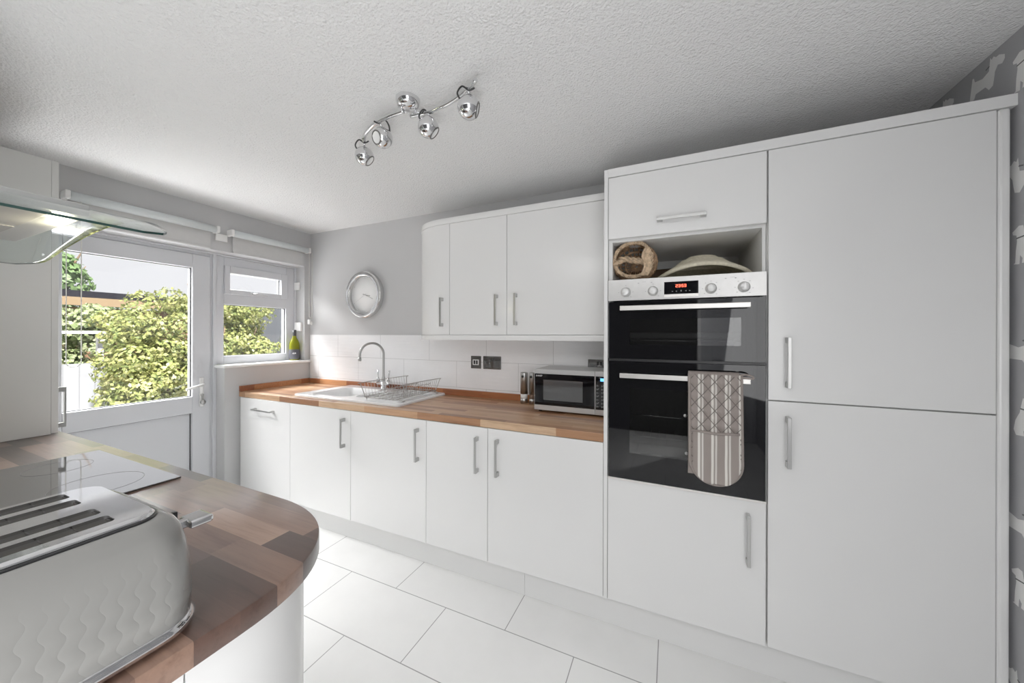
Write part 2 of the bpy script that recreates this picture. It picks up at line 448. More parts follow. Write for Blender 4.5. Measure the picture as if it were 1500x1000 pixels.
box(bm, g0, g1, -1.462, -1.457, .898, 1.851); box(bm, g0, g1, -.853, -.848, .898, 1.851); box(bm, g0, g1, -1.461, -.849, .897, .902); box(bm, g0, g1, -1.461, -.849, 1.847, 1.852)
box(bm, g0, g1, -1.461, -.849, .770, .776); box(bm, g0, g1, -.853, -.848, .17, .775)
struct('gasket', bm, blackp, None, leaf)
bm = BM(); box(bm, X1, X1+.008, -.808, -.782, .815, 1.035, .006, 3)
hp = struct('handle_plate', bm, whitep, None, leaf)
bm = BM(); tube(bm, [(X1, -.795, .985), (X1+.035, -.795, .985), (X1+.045, -.80, .984), (X1+.046, -.84, .975), (X1+.044, -.905, .958)], .009, 10)
struct('lever_handle', bm, whitep, None, leaf)
bm = BM(); lathe(bm, [(0, .016), (.008, .016), (.009, 0)], M=Matrix.Translation((X1+.006, -.795, .905)) @ Matrix.Rotation(PI/2, 4, 'Y'), seg=16)
lathe(bm, [(0, .022), (.015, .02), (.017, .008), (.012, 0)], M=Matrix.Translation((X1+.012, -.795, .850)) @ Matrix.Rotation(PI/2, 4, 'Y'), seg=20)
box(bm, X1+.008, X1+.03, -.797, -.793, .86, .90)
struct('lock', bm, steel, 'metal key cylinder', leaf)

# ------------------------------------------------------------------ window
bm = BM()
ring_yz(bm, x0, x1, -.698, -.075, 1.121, 1.975, -.644, -.149, 1.187, 1.905)
box(bm, x0, x1, -.644, -.149, 1.596, 1.682, .004)
w1 = struct('window_1', bm, upvc, 'white plastic window over the sill')
bm = BM(); X1 = XG+.014
ring_yz(bm, XG-.05, X1, -.642, -.139, 1.680, 1.907, -.606, -.199, 1.72, 1.849)
sash = struct('window_sash', bm, upvc, 'small top-hung opening sash', w1)
bm = BM(); box(bm, XG-.03, XG-.024, -.610, -.195, 1.716, 1.853)
struct('sash_pane', bm, pane, None, sash)
bm = BM(); box(bm, XG-.036, XG-.03, -.648, -.145, 1.183, 1.60)
struct('glass_pane', bm, pane, None, w1)
bm = BM(); g0, g1 = XG-.026, XG-.018
box(bm, g0, g1, -.645, -.148, 1.592, 1.597); box(bm, g0, g1, -.153, -.148, 1.187, 1.596); box(bm, g0, g1, -.645, -.148, 1.186, 1.189)
box(bm, g0, g1, -.203, -.198, 1.72, 1.849); box(bm, g0, g1, -.606, -.199, 1.718, 1.722)
struct('gasket', bm, blackp, None, w1)
bm = BM(); box(bm, X1, X1+.012, -.46, -.42, 1.69, 1.708, .004)
tube(bm, [(X1+.012, -.44, 1.70), (X1+.025, -.43, 1.70), (X1+.026, -.39, 1.697), (X1+.022, -.335, 1.69)], .006, 8)
struct('sash_handle', bm, mat('handle_grey', (.55, .55, .56), .3, .6), None, sash)

# ------------------------------------------------------------------ roller blinds
def blind(y0, y1, zf, chain, label):
    t = thing('roller_blind', label, 'blind', (XW, (y0+y1)/2, 2.13), 'white roller blinds rolled up over door and window')
    bm = BM(); M = Matrix.Translation((.022, y0+.012, 2.132)) @ Matrix.Rotation(-PI/2, 4, 'X')
    w = y1-y0-.024
    lathe(bm, [(0, 0), (.026, 0), (.026, w), (0, w)], M=M, seg=28); obj('blind_tube', bm, blindtube, t)
    bm = BM(); box(bm, -.004, -.0025, y0+.02, y1-.03, zf, 2.132); box(bm, -.008, .002, y0+.02, y1-.03, zf-.004, zf+.012, .002)
    obj('blind_fabric', bm, blindm, t)
    for ya in (y0, y1):
        bm = BM(); box(bm, XW+.0005, .048, ya-.012, ya+.010, 2.108, 2.157, .008, 3)
        obj('bracket', bm, whitep, t)
    if chain:
        yc, zb, ww = chain
        bm = BM()
        pts = [(.03, yc-ww/2, 2.12)]+[(.03, yc-ww/2, z) for z in (1.9, 1.6, zb+.03)]+[(.03, yc+ww/2*math.cos(a), zb+.03+ww/2*math.sin(a)) for a in [PI+PI*k/8 for k in range(1, 8)]]+[(.03, yc+ww/2, z) for z in (zb+.03, 1.7, 2.12)]
        tube(bm, pts, .0022, 6); obj('pull_chain', bm, cordm, t)
    return t
blind(-1.486, -.775, 1.992, (-1.462, 1.17, .055), 'rolled-up white blind above the back door, the longer of the two')
b2 = blind(-.680, -.056, 1.990, (-.040, 1.50, .028), 'rolled-up white blind above the window beside the corner, the shorter one')
bm = BM(); box(bm, -.006, .02, -.046, -.030, 1.455, 1.50, .003); lathe(bm, [(0, 0), (.006, .002), (.008, .02), (.003, .035)], (.03, -.03, 1.445), 12)
obj('chain_weight', bm, whitep, b2)
bm = BM(); box(bm, XW+.001, -.014, -.765, -.690, 2.062, 2.115, .003)
tag(obj('cable_cover', bm, whitep, loc=(XW, -.72, 2.09)), 'small white plastic plate on the wall between the two blinds', 'cover plate')
# alarm contacts on window reveal
bm = BM(); box(bm, -.150, -.085, -.078, -.0585, 1.775, 1.845, .004)
sn = thing('window_sensor', 'white sensor box high on the window reveal beside the opening sash', 'sensor', (-.12, -.0585, 1.775), 'white sensor boxes on the window reveal')
obj('sensor_case', bm, whitep, sn)
bm = BM(); tube(bm, [(-.148, -.062, 1.78), (-.148, -.062, 1.62), (-.147, -.062, 1.48)], .0022, 6); obj('sensor_wire', bm, printg, sn)
bm = BM(); box(bm, -.142, -.055, -.080, -.0585, 1.392, 1.472, .005)
tag(obj('window_sensor', bm, whitep, loc=(-.1, -.0585, 1.392)), 'white sensor box low on the window reveal just above the wine bottle', 'sensor', 'white sensor boxes on the window reveal')

# ------------------------------------------------------------------ cabinet furniture
def bar_handle(parent, x, y, z0, z1, horiz=None, proj=.034):
    """flat bar on two square feet; y is the door face; horiz=(x0,x1) for a horizontal one at height z0"""
    bm = BM(); w = .006
    if horiz is None:
        box(bm, x-w, x+w, y-proj, y-proj+.007, z0, z1, .0012)
        for z in (z0, z1-.022): box(bm, x-w, x+w, y-proj+.005, y+.0005, z, z+.022, .0012)
    else:
        a, b = horiz
        box(bm, a, b, y-proj, y-proj+.007, z0-w, z0+w, .0012)
        for xx in (a, b-.022): box(bm, xx, xx+.022, y-proj+.005, y+.0005, z0-w, z0+w, .0012)
    return obj('handle', bm, steel, parent)
G = .0016
def door(parent, x0, x1, z0, z1, y=YF, th=.018, name='door'):
    bm = BM(); box(bm, x0+G, x1-G, y, y+th, z0+G, z1-G, .0015)
    return obj(name, bm, gloss, parent)

def base_unit(x0, x1, label, hx=None, hz=None):
    t = thing('base_cabinet', label, 'cabinet', ((x0+x1)/2, -.3, .16), 'white base cabinets under the long worktop')
    bm = BM(); 
    box(bm, x0+.001, x0+.017, -.586, -.012, .16, .868); box(bm, x1-.017, x1-.001, -.586, -.012, .16, .868)
    box(bm, x0+.017, x1-.017, -.586, -.012, .16, .178); box(bm, x0+.017, x1-.017, -.03, -.012, .178, .868); box(bm, x0+.017, x1-.017, -.586, -.50, .825, .868)
    obj('carcass', bm, carc, t)
    d = door(t, x0, x1, .16, .868)
    if hx: bar_handle(d, hx, YF, .628, .818)
    else: bar_handle(d, 0, YF, .792, 0, hz)
    return t
base_unit(0.0, .6, 'white appliance door with a horizontal handle, below the worktop beside the window', None, (.19, .42))
base_unit(.6, 1.2, 'white gloss base cabinet below the left part of the sink, handle at its right edge', 1.144)
base_unit(1.2, 1.8, 'white gloss base cabinet under the sink drainer, third door from the window wall', 1.743)
base_unit(1.8, 2.2, 'narrowest white base cabinet under the long worktop, between two wider ones', 2.14)
base_unit(2.2, 2.8, 'white gloss base cabinet below the microwave, handle at its left edge', 2.261)
for a, b, lab in ((-.03, 2.385, 'white plinth board under the base cabinets from window wall to beyond the sink'), (2.386, 4.056, 'white plinth board running under the microwave cabinet and tall units')):
    bm = BM(); box(bm, a, b, -.5425, -.5245, 0, .16, .001)
    tag(obj('plinth_board', bm, gloss, loc=((a+b)/2, -.53, 0)), lab, 'plinth', 'plinth boards along the long wall')

# long worktop with sink cut-out
sx0, sx1, sy0, sy1 = .56, 1.515, -.53, -.05
bm = BM()
def wt(bm, a, b, c, d): box(bm, a, b, c, d, .868, ZW)
t_ = bmesh.new()
def frame_plate(bm, ox0, ox1, oy0, oy1, ix0, ix1, iy0, iy1, z0, z1, bev=0):
    t = bmesh.new()
    o = [(ox0, oy0), (ox1, oy0), (ox1, oy1), (ox0, oy1)]; i = [(ix0, iy0), (ix1, iy0), (ix1, iy1), (ix0, iy1)]
    V = {}
    for nm, ps in (('o', o), ('i', i)):
        for z in (z0, z1): V[nm, z] = [t.verts.new((x, y, z)) for x, y in ps]
    for k in range(4):
        j = (k+1) % 4
        for z in (z0, z1): t.faces.new((V['o', z][k], V['o', z][j], V['i', z][j], V['i', z][k]))
        for nm in 'oi': t.faces.new((V[nm, z0][k], V[nm, z0][j], V[nm, z1][j], V[nm, z1][k]))
    bmesh.ops.recalc_face_normals(t, faces=t.faces[:])
    if bev:
        es = [e for e in t.edges if all(v in V['o', z0]+V['o', z1] for v in e.verts)]
        bmesh.ops.bevel(t, geom=es, offset=bev, segments=2, profile=.5, affect='EDGES')
    merge(bm, t)
frame_plate(bm, -.028, 2.799, -.603, -.0085, sx0, sx1, sy0, sy1, .868, ZW, .003)
wk = thing('worktop', 'long warm brown wood-block worktop under the sink and microwave', 'worktop', (1.4, -.3, .868))
obj('wood_slab', bm, walnut_warm, wk)
bm = BM(); box(bm, -.010, 2.799, -.0265, -.0085, ZW, .952, .002); box(bm, -.0285, -.0105, -.603, -.0085, ZW, .952, .002)
obj('upstand', bm, upst, wk)

# ------------------------------------------------------------------ wall cabinets
YW = -.33; WB, WT = 1.359, 2.083
def sup(cx, cy, rx, ry, n=2.4, seg=22):
    """quarter curve from (cx, cy-ry) round to (cx-rx, cy)"""
    o = []
    for i in range(seg+1):
        a = PI/2*i/seg
        o.append((cx-rx*math.sin(a)**(2/n), cy-ry*math.cos(a)**(2/n)))
    return o
def shell(bm, outer, th, z0, z1):
    """thin curved door following outer polyline, thickness inwards"""
    inner = []
    for i, p in enumerate(outer):
        a = Vector(outer[max(i-1, 0)]); b = Vector(outer[min(i+1, len(outer)-1)]); d = (b-a).normalized()
        inner.append((p[0]-d.y*th*S_[0], p[1]+d.x*th*S_[0]))
    t = bmesh.new()
    q = [[t.verts.new((x, y, z)) for x, y in pl] for z in (z0, z1) for pl in (outer, inner)]
    o0, i0, o1, i1 = q
    n = len(outer)
    for k in range(n-1):
        for a, b in ((o0, o1), (i0, i1)):
            f = t.faces.new((a[k], a[k+1], b[k+1], b[k])); f.smooth = True
        t.faces.new((o0[k], o0[k+1], i0[k+1], i0[k])); t.faces.new((o1[k], o1[k+1], i1[k+1], i1[k]))
    for k in (0, n-1): t.faces.new((o0[k], i0[k], i1[k], o1[k]))
    bmesh.ops.recalc_face_normals(t, faces=t.faces[:]); merge(bm, t)
S_ = [1]
XE = 1.767; RX = .375
curve = [(XE-G, YW)]+sup(XE-.03, -.004, RX-.03, -YW-.004)
t = thing('curved_wall_cabinet', 'rounded end wall cabinet in white gloss, nearest the clock', 'cabinet', (1.6, -.16, WB))
inn = [(XE, YW+.02)]+sup(XE-.03, -.001, RX-.055, -YW-.022)
bm = BM(); prism(bm, inn+[(XE, -.001)], WB, WT, smooth=False); obj('carcass', bm, carc, t)
S_[0] = -1
bm = BM(); shell(bm, curve, .018, WB+G, WT-G); d = autosmooth(obj('curved_door', bm, gloss, t), 50)
bar_handle(d, 1.714, YW, 1.413, 1.602)
def wall_unit(x0, x1, hx, label):
    t = thing('wall_cabinet', label, 'cabinet', ((x0+x1)/2, -.16, WB), 'white square wall cabinets above the splashback')
    bm = BM(); box(bm, x0+.0005, x1-.0005, YW+.020, -.001, WB, WT); obj('carcass', bm, carc, t)
    d = door(t, x0, x1, WB, WT, YW); bar_handle(d, hx, YW, 1.417, 1.605)
wall_unit(XE, 2.178, 2.114, 'narrow white gloss wall cabinet in the middle of the three, handle at right')
wall_unit(2.178, 2.797, 2.242, 'wide white gloss wall cabinet above the microwave, next to the tall oven unit')
def trimline(z0, z1, grow, label, name):
    o = [(2.7985, YW-grow)]+[(XE-.03, YW-grow)]+sup(XE-.03, -.002, RX-.03+grow, -YW-.002+grow)[1:]+[(2.7985, -.001)]
    bm = BM(); prism(bm, o, z0, z1, bev=.002)
    tag(autosmooth(obj(name, bm, gloss, loc=(2.1, -.16, z0)), 35), label, 'cabinet trim')
trimline(WT+.0005, 2.121, .003, 'white cornice board capping the row of wall cabinets', 'cornice')
trimline(1.326, WB-.0005, .001, 'white light pelmet board under the row of wall cabinets', 'pelmet')

# ------------------------------------------------------------------ tall units
bm = BM(); box(bm, 2.8005, 2.8175, YF-.001, -.001, .158, 2.111, .001)
tag(obj('end_panel', bm, gloss, loc=(2.81, -.3, .158)), 'tall narrow white end panel on the left side of the oven unit', 'panel')
bm = BM(); box(bm, 4.0165, 4.044, YF-.002, -.30, .16, 2.073, .008, 3)
tag(obj('end_panel', bm, gloss, loc=(4.03, -.3, .16)), 'tall narrow white filler panel between fridge unit and dog wallpaper', 'panel')
bm = BM(); box(bm, 2.818, XR-.001, YF-.003, -.001, 2.0745, 2.112, .001)
tag(obj('cornice', bm, gloss, loc=(3.4, -.3, 2.0745)), 'white cornice board capping the tall oven and fridge units', 'cabinet trim')
oa, ob = 2.818, 3.4165
t = thing('oven_housing', 'tall white cabinet holding the built-in double oven', 'cabinet', (3.117, -.3, .16))
bm = BM()
box(bm, oa+.0005, oa+.017, -.586, -.012, .16, 2.073); box(bm, ob-.012, ob-.0005, -.586, -.012, .16, 2.073)
for z in (.16, .690, 1.782, 2.055): box(bm, oa+.017, ob-.012, -.586, -.03, z, z+.018)
box(bm, oa+.017, ob-.012, -.586, -.03, 1.588, 1.604)
obj('carcass', bm, carc, t)
bm = BM(); box(bm, oa+.017, ob-.012, -.030, -.014, .178, 2.055); obj('back_panel', bm, brownb, t)
bm = BM(); box(bm, oa+.017, ob-.012, -.050, -.030, 1.740, 1.782); obj('rear_rail', bm, carc, t)
for xx, yy in ((2.86, -.54), (3.37, -.5), (3.36, -.13), (3.30, -.1)):
    pass
d = door(t, oa, ob, 1.7935, 2.073, name='flap_door'); bar_handle(d, 0, YF, 1.851, 0, (3.024, 3.210))
d = door(t, oa, ob, .16, .7125); bar_handle(d, 3.355, YF, .468, .665)
t = thing('fridge_housing', 'tall white cabinet with two stacked doors beside the dog wallpaper', 'cabinet', (3.716, -.3, .16))
fa, fb = 3.4175, 4.0155
bm = BM(); box(bm, fa+.0005, fb-.0005, -.586, -.012, .16, 2.073); obj('carcass', bm, carc, t)
d = door(t, fa+.002, fb, 1.1115, 2.073, name='upper_door'); bar_handle(d, 3.480, YF, 1.164, 1.353)
d = door(t, fa+.002, fb, .16, 1.1100, name='lower_door'); bar_handle(d, 3.480, YF, .866, 1.056)

# ------------------------------------------------------------------ double oven
YO = -.6175
t = thing('double_oven', 'built-in black glass double oven with steel control panel', 'oven', (3.115, -.3, .713))
ox0, ox1 = 2.8205, 3.4145
bm = BM()
box(bm, 2.84, 3.40, -.575, -.06, .715, .735); box(bm, 2.84, 3.40, -.575, -.06, 1.24, 1.26); box(bm, 2.84, 3.40, -.575, -.06, 1.50, 1.583)
box(bm, 2.84, 2.86, -.575, -.06, .715, 1.583); box(bm, 3.38, 3.40, -.575, -.06, .715, 1.583); box(bm, 2.84, 3.40, -.08, -.06, .715, 1.583)
obj('oven_body', bm, mat('oven_enamel', (.055, .052, .05), .35), t)
bm = BM(); box(bm, ox0, ox1, YO, -.5895, 1.513, 1.6065, .0015); pn = obj('control_panel', bm, steelp, t)
bm = BM(); box(bm, 3.053, 3.182, YO-.0012, YO+.001, 1.533, 1.585); ds = obj('display', bm, blackg, pn)
SEG = {'2': 'abged', '3': 'abgcd', '5': 'afgcd', '8': 'abcdefg', '1': 'bc', '7': 'abc', '0': 'abcdef'}
bm = BM()
def seven(bm, ch, x, z, w, h, y, th=.0014):
    P = {'a': ((0, h), (w, h)), 'b': ((w, h/2), (w, h)), 'c': ((w, 0), (w, h/2)), 'd': ((0, 0), (w, 0)), 'e': ((0, 0), (0, h/2)), 'f': ((0, h/2), (0, h)), 'g': ((0, h/2), (w, h/2))}
    for s in SEG[ch]:
        (a, b), (c, d_) = P[s]
        box(bm, x+a-th/2, x+c+th/2, y-.0006, y, z+b-th/2, z+d_+th/2)
for ch, x in (('2', 3.098), ('3', 3.108), ('5', 3.120), ('3', 3.130)): seven(bm, ch, x, 1.5615, .0062, .0105, YO-.0012)
for z in (1.564, 1.569): box(bm, 3.1165, 3.1178, YO-.0018, YO-.0012, z, z+.0014)
obj('clock_digits', bm, redled, ds)
bm = BM()
for x in (3.085, 3.100, 3.118, 3.136, 3.150): box(bm, x-.0025, x+.0025, YO-.0018, YO-.0012, 1.5435, 1.5455)
box(bm, 3.1165, 3.1195, YO-.0018, YO-.0012, 1.543, 1.549)
obj('display_marks', bm, printg, ds)
bm = BM(); box(bm, 3.053, 3.182, YO-.002, YO+.001, 1.521, 1.532, .0008)
obj('button_strip', bm, alu, pn)
for kx in (2.897, 3.009, 3.227, 3.340):
    bm = BM(); lathe(bm, [(.021, 0), (.021, .004), (.0165, .006), (.0155, .024), (.0135, .026), (0, .026)], (kx, YO, 1.5495), 28, 'Y')
    box(bm, kx-.0015, kx+.0015, YO-.0272, YO-.024, 1.5495, 1.563)
    obj('knob', bm, knobm, pn)
bm = BM()    # tiny printed marks around the knobs
for kx in (2.897, 3.009, 3.227, 3.340):
    for a in ((-130, -90, -40, 0, 40, 100, 140) if kx > 3.1 else (-90, 0, 90, 135)):
        x = kx+.030*math.sin(math.radians(a)); z = 1.5495+.030*math.cos(math.radians(a))
        box(bm, x-.0022, x+.0022, YO-.0006, YO+.0002, z-.0014, z+.0014)
for x in (2.950, 3.003, 3.278, 3.312): box(bm, x-.003, x+.003, YO-.0006, YO+.0002, 1.585, 1.5885)
for x in (2.968, 2.973, 2.978, 3.296, 3.301, 3.306): box(bm, x-.002, x+.002, YO-.0006, YO+.0002, 1.590, 1.5915)
obj('panel_marks', bm, printg, pn)
def frame_xz(bm, x0, x1, z0, z1, ix0, ix1, iz0, iz1, y0, y1):
    box(bm, x0, ix0, y0, y1, z0, z1); box(bm, ix1, x1, y0, y1, z0, z1); box(bm, ix0, ix1, y0, y1, z0, iz0); box(bm, ix0, ix1, y0, y1, iz1, z1)
def oven_door(z0, z1, wz0, wz1, hz, nm):
    bm = BM(); frame_xz(bm, ox0+.004, ox1-.004, z0, z1, 2.914, 3.331, wz0, wz1, YO, -.590)
    d = obj(nm, bm, blackg, t)
    bm = BM(); box(bm, 2.914, 3.331, YO+.0002, YO+.004, wz0, wz1); obj('door_window', bm, ovenpane, d)
    bm = BM(); box(bm, 2.876, 3.357, YO-.040, YO-.030, hz-.010, hz+.010, .002)
    for x in (2.888, 3.330): box(bm, x, x+.016, YO-.031, YO+.0005, hz-.007, hz+.007)
    obj('handle', bm, alu, d)
oven_door(1.256, 1.508, 1.318, 1.430, 1.477, 'upper_oven_door')
oven_door(.724, 1.243, .84, 1.128, 1.184, 'lower_oven_door')
bm = BM(); box(bm, ox0, ox1, YO-.001, -.59, .7135, .7225, .0008)
obj('steel_trim', bm, alu, t)
bm = BM(); box(bm, ox0, ox1, YO+.006, -.59, 1.2435, 1.2555, .0008); obj('gap_trim', bm, blackp, t)
bm = BM(); box(bm, 2.90, 3.345, -.52, -.14, 1.345, 1.372, .006); obj('grill_tray', bm, mat('tray_steel', (.30, .30, .30), .4, .6), t)
def rack(z, y0=-.56, nm='oven_shelf'):
    bm = BM()
    tube(bm, [(2.90, y0+.42, z+.02), (2.90, y0+.02, z+.02), (2.92, y0, z), (3.335, y0, z), (3.355, y0+.02, z+.02), (3.355, y0+.42, z+.02)], .003, 6)
    for k in range(13):
        x = 2.93+k*.033; tube(bm, [(x, y0, z), (x, y0+.42, z+.002)], .0014, 5)
    obj(nm, bm, chrome, t)
rack(1.335); rack(1.00); rack(.905)
for sx_, sz_ in ((3.135, 1.026), (3.14, .870)):
    bm = BM(); lathe(bm, [(0, .004), (.006, .003), (.007, 0)], (sx_, YO, sz_), 14, 'Y'); obj('door_screw', bm, steel, t)

# ------------------------------------------------------------------ oven glove over the lower handle
def glove():
    t = thing('oven_glove', 'striped taupe quilted double oven glove over the lower oven handle', 'oven glove', (3.235, -.66, 1.205))
    y0 = YO-.040-.004; cx = 3.236; hw = .088; top = 1.2065; bot = .777
    def halfw(z, w):
        r = w
        return w if z > bot+r else math.sqrt(max(0, r*r-(bot+r-z)**2))
    def sheet(w, za, zb, yfun, nx=54, nz=130, mi=0, thick=.011):
        b = bmesh.new(); F = []; Bk = []
        for j in range(nz+1):
            z = za+(zb-za)*j/nz
            ww = max(halfw(z, w), .004); lean = (z-1.2)*-.012
            F.append([b.verts.new((cx+lean+ww*(2*i/nx-1), yfun(ww*(2*i/nx-1), z), z)) for i in range(nx+1)])
            Bk.append([b.verts.new((cx+lean+ww*(2*i/nx-1), y0+.003, z)) for i in range(nx+1)])
        for j in range(nz):
            for i in range(nx):
                b.faces.new((F[j][i], F[j][i+1], F[j+1][i+1], F[j+1][i])).smooth = True
            b.faces.new((F[j][0], F[j+1][0], Bk[j+1][0], Bk[j][0])); b.faces.new((F[j][nx], Bk[j][nx], Bk[j+1][nx], F[j+1][nx]))
        for j in (0, nz):
            for i in range(nx): b.faces.new((F[j][i], Bk[j][i], Bk[j][i+1], F[j][i+1]))
        for j in range(nz):
            for i in range(nx): b.faces.new((Bk[j][i], Bk[j+1][i], Bk[j+1][i+1], Bk[j][i+1]))
        bmesh.ops.recalc_face_normals(b, faces=b.faces[:])
        return b
    def quilt(x, z):
        p = .046
        a = abs(math.sin(PI*(x/p+z/p*.82))); c = abs(math.sin(PI*(x/p-z/p*.82)))
        return y0-.006-.011*(min(a, c)**.45)-.003*(1-(x/hw)**2)
    def curl(z, y):   # bends the very top backwards over the bar
        return y
    bm = sheet(hw-.004, bot+.004, top, quilt); obj('quilted_panel', bm, glovem, t)
    def pocket(x, z):
        return y0-.019-.004*math.sin(x*60+z*18)*math.sin(z*45)-.005*(1-(x/hw)**2)
    bm = sheet(hw-.008, bot+.008, .985, pocket, 40, 60); obj('pocket', bm, pocketm, t)
    # bound edges
    bm = BM(); out = []
    for k in range(13): out.append((cx-(top-.012*0-.0)*0-hw, y0-.006, top-(top-(bot+hw))*k/12))
    for k in range(1, 24): a = PI*k/24; out.append((cx-hw*math.cos(a), y0-.006, bot+hw-hw*math.sin(a)))
    for k in range(13): out.append((cx+hw, y0-.006, bot+hw+(top-(bot+hw))*k/12))
    out = [(x-(z-1.2)*.012, y, z) for x, y, z in out]
    tube(bm, out, .006, 8)
    tube(bm, [(cx-hw+.006, y0-.020, .985), (cx, y0-.027, .980), (cx+hw-.006, y0-.020, .985)], .005, 8)
    obj('binding', bm, bindm, t)
    # part folded over the bar and the back sheet behind it
    bm = BM()
    sec = [(y0-.012, top-.004), (y0-.006, top+.006), (y0+.010, top+.010), (y0+.021, top+.002), (y0+.024, top-.02), (y0+.020, .80), (y0+.018, .80), (y0+.0155, top-.01), (y0+.010, top-.008), (y0-.001, top-.009), (y0-.002, top-.03)]
    b = bmesh.new(); A = [b.verts.new((cx-hw-.004, y, z)) for y, z in sec]; B_ = [b.verts.new((cx+hw-.006, y, z)) for y, z in sec]
    n = len(sec)
    for i in range(n): b.faces.new((A[i], A[(i+1) % n], B_[(i+1) % n], B_[i]))
    b.faces.new(A); b.faces.new(B_); bmesh.ops.recalc_face_normals(b, faces=b.faces[:]); merge(bm, b)
    obj('fold_over', bm, bindm, t)
    bm = BM(); tube(bm, smooth_pts([(cx+hw-.01, y0-.006, 1.205), (cx+hw+.012, y0-.012, 1.211), (cx+hw+.034, y0-.012, 1.206), (cx+hw+.036, y0-.012, 1.197), (cx+hw+.014, y0-.010, 1.199), (cx+hw-.008, y0-.006, 1.198)]), .0035, 8)
    obj('hanging_loop', bm, bindm, t)
glove()

# ------------------------------------------------------------------ niche: basket and hat
t = thing('wicker_basket', 'small brown wicker basket lying in the open niche above the oven', 'basket', (2.925, -.50, 1.612))
def rope(bm, path, r, strands=3, tw=26, rr=None):
    P = smooth_pts(path, 8) if len(path) < 40 else [Vector(p) for p in path]
    for s in range(strands):
        pts = []
        for i, p in enumerate(P):
            a = P[max(i-1, 0)]; b = P[min(i+1, len(P)-1)]; d = (b-a).normalized(); u = d.cross(Vector((.2, .3, 1))).normalized(); v = d.cross(u)
            th = i*tw/len(P)*2*PI/4+s*2*PI/strands; pts.append(p+(u*math.cos(th)+v*math.sin(th))*r)
        tube(bm, pts, rr or r*.75, 6)
cxb, yb, czb = 2.922, -.56, 1.702
def pt(a, r, y, sz=.98): return (cxb+r*math.cos(a), y, czb+r*math.sin(a)*sz)
bm = BM()
random.seed(3)
oct_ = [(a+.25, .082+random.uniform(-.004, .004)) for a in [k*PI/4 for k in range(9)]]
oct_[-1] = (oct_[0][0]+2*PI, oct_[0][1])
rope(bm, [pt(a, r, yb) for a, r in oct_], .0062, 3, 60, .0038)
o = obj('rim', bm, wickl, t)
bm = BM(); rope(bm, [(cxb-.082, yb-.002, czb-.02), (cxb-.045, yb-.006, czb+.004), (cxb, yb-.008, czb-.004), (cxb+.04, yb-.006, czb-.012), (cxb+.072, yb-.002, czb-.02)], .011, 4, 40, .0055)
obj('handle', bm, wickl, t)
bm = BM()
for k in range(9):
    y = yb+.012+k*.018; r = .086+.010*math.sin(PI*k/8)-.035*max(0, (k-6)/2.)
    n = 60
    for ph in (0, 1):
        tube(bm, [pt(2*PI*i/n, r+.004*math.cos(PI*i/1.5+ph*PI+k*PI), y+.004*math.sin(i*1.3+k), .9) for i in range(n)], .0042, 5, True)
for k in range(22):
    a = 2*PI*k/22
    tube(bm, smooth_pts([pt(a, .083, yb), pt(a+.05, .093, yb+.05, .9), pt(a-.04, .096, yb+.10, .9), pt(a, .05, yb+.17, .9), pt(a, .005, yb+.18)], 4), .0035, 5)
obj('woven_body', bm, wick, t)
bm = BM()
for k in range(9):
    x = cxb+.052+random.uniform(-.012, .02); tube(bm, smooth_pts([(x-.012, yb-.004, czb-.075), (x+.006, yb-.012, czb-.035), (x-.004, yb-.010, czb+.01), (x+.006, yb-.004, czb+.05-abs(x-cxb-.05))], 4), .005, 5)
obj('side_weave', bm, wickl, t)

t = thing('straw_hat', 'cream straw sun hat resting in the open niche above the oven', 'hat', (3.207, -.42, 1.62))
def hatlathe(prof, nm, sx=1., sy=1., m=straw):
    bm = BM(); seg = 64; b = bmesh.new(); rings = []
    for r, h in prof:
        rings.append([b.verts.new((3.207+r*sx*math.cos(2*PI*i/seg), -.405+r*sy*math.sin(2*PI*i/seg), h-.042*(r/.195)**2*(math.cos(2*PI*i/seg))**2*1.0*(1 if r > .09 else 0)-.0)) for i in range(seg)])
    for j in range(len(rings)-1):
        for i in range(seg):
            k = (i+1) % seg; b.faces.new((rings[j][i], rings[j][k], rings[j+1][k], rings[j+1][i])).smooth = True
    b.faces.new(rings[-1])
    bmesh.ops.recalc_face_normals(b, faces=b.faces[:]); merge(bm, b); return obj(nm, bm, m, t)
brim = [(.188, 1.650), (.195, 1.653), (.197, 1.660), (.192, 1.666)]+[(.19-.011*k, 1.667+.0036*k+(.0008 if k % 2 else 0)) for k in range(1, 9)]+[(.095, 1.706)]
bm = BM()
hatlathe(brim[:-1]+[(.098, 1.6965), (.092, 1.6945)], 'brim')
hatlathe([(.118, 1.684), (.116, 1.694), (.106, 1.701), (.088, 1.705), (.070, 1.707), (.066, 1.714), (.058, 1.720), (.035, 1.7225), (.01, 1.723)], 'crown', 1., .95)
bm = BM(); n = 80
tube(bm, [(3.207+.1955*math.cos(2*PI*i/n), -.405+.1955*math.sin(2*PI*i/n), 1.656-.042*math.cos(2*PI*i/n)**2) for i in range(n)], .0085, 8, True)
obj('brim_edge', bm, straw, t)

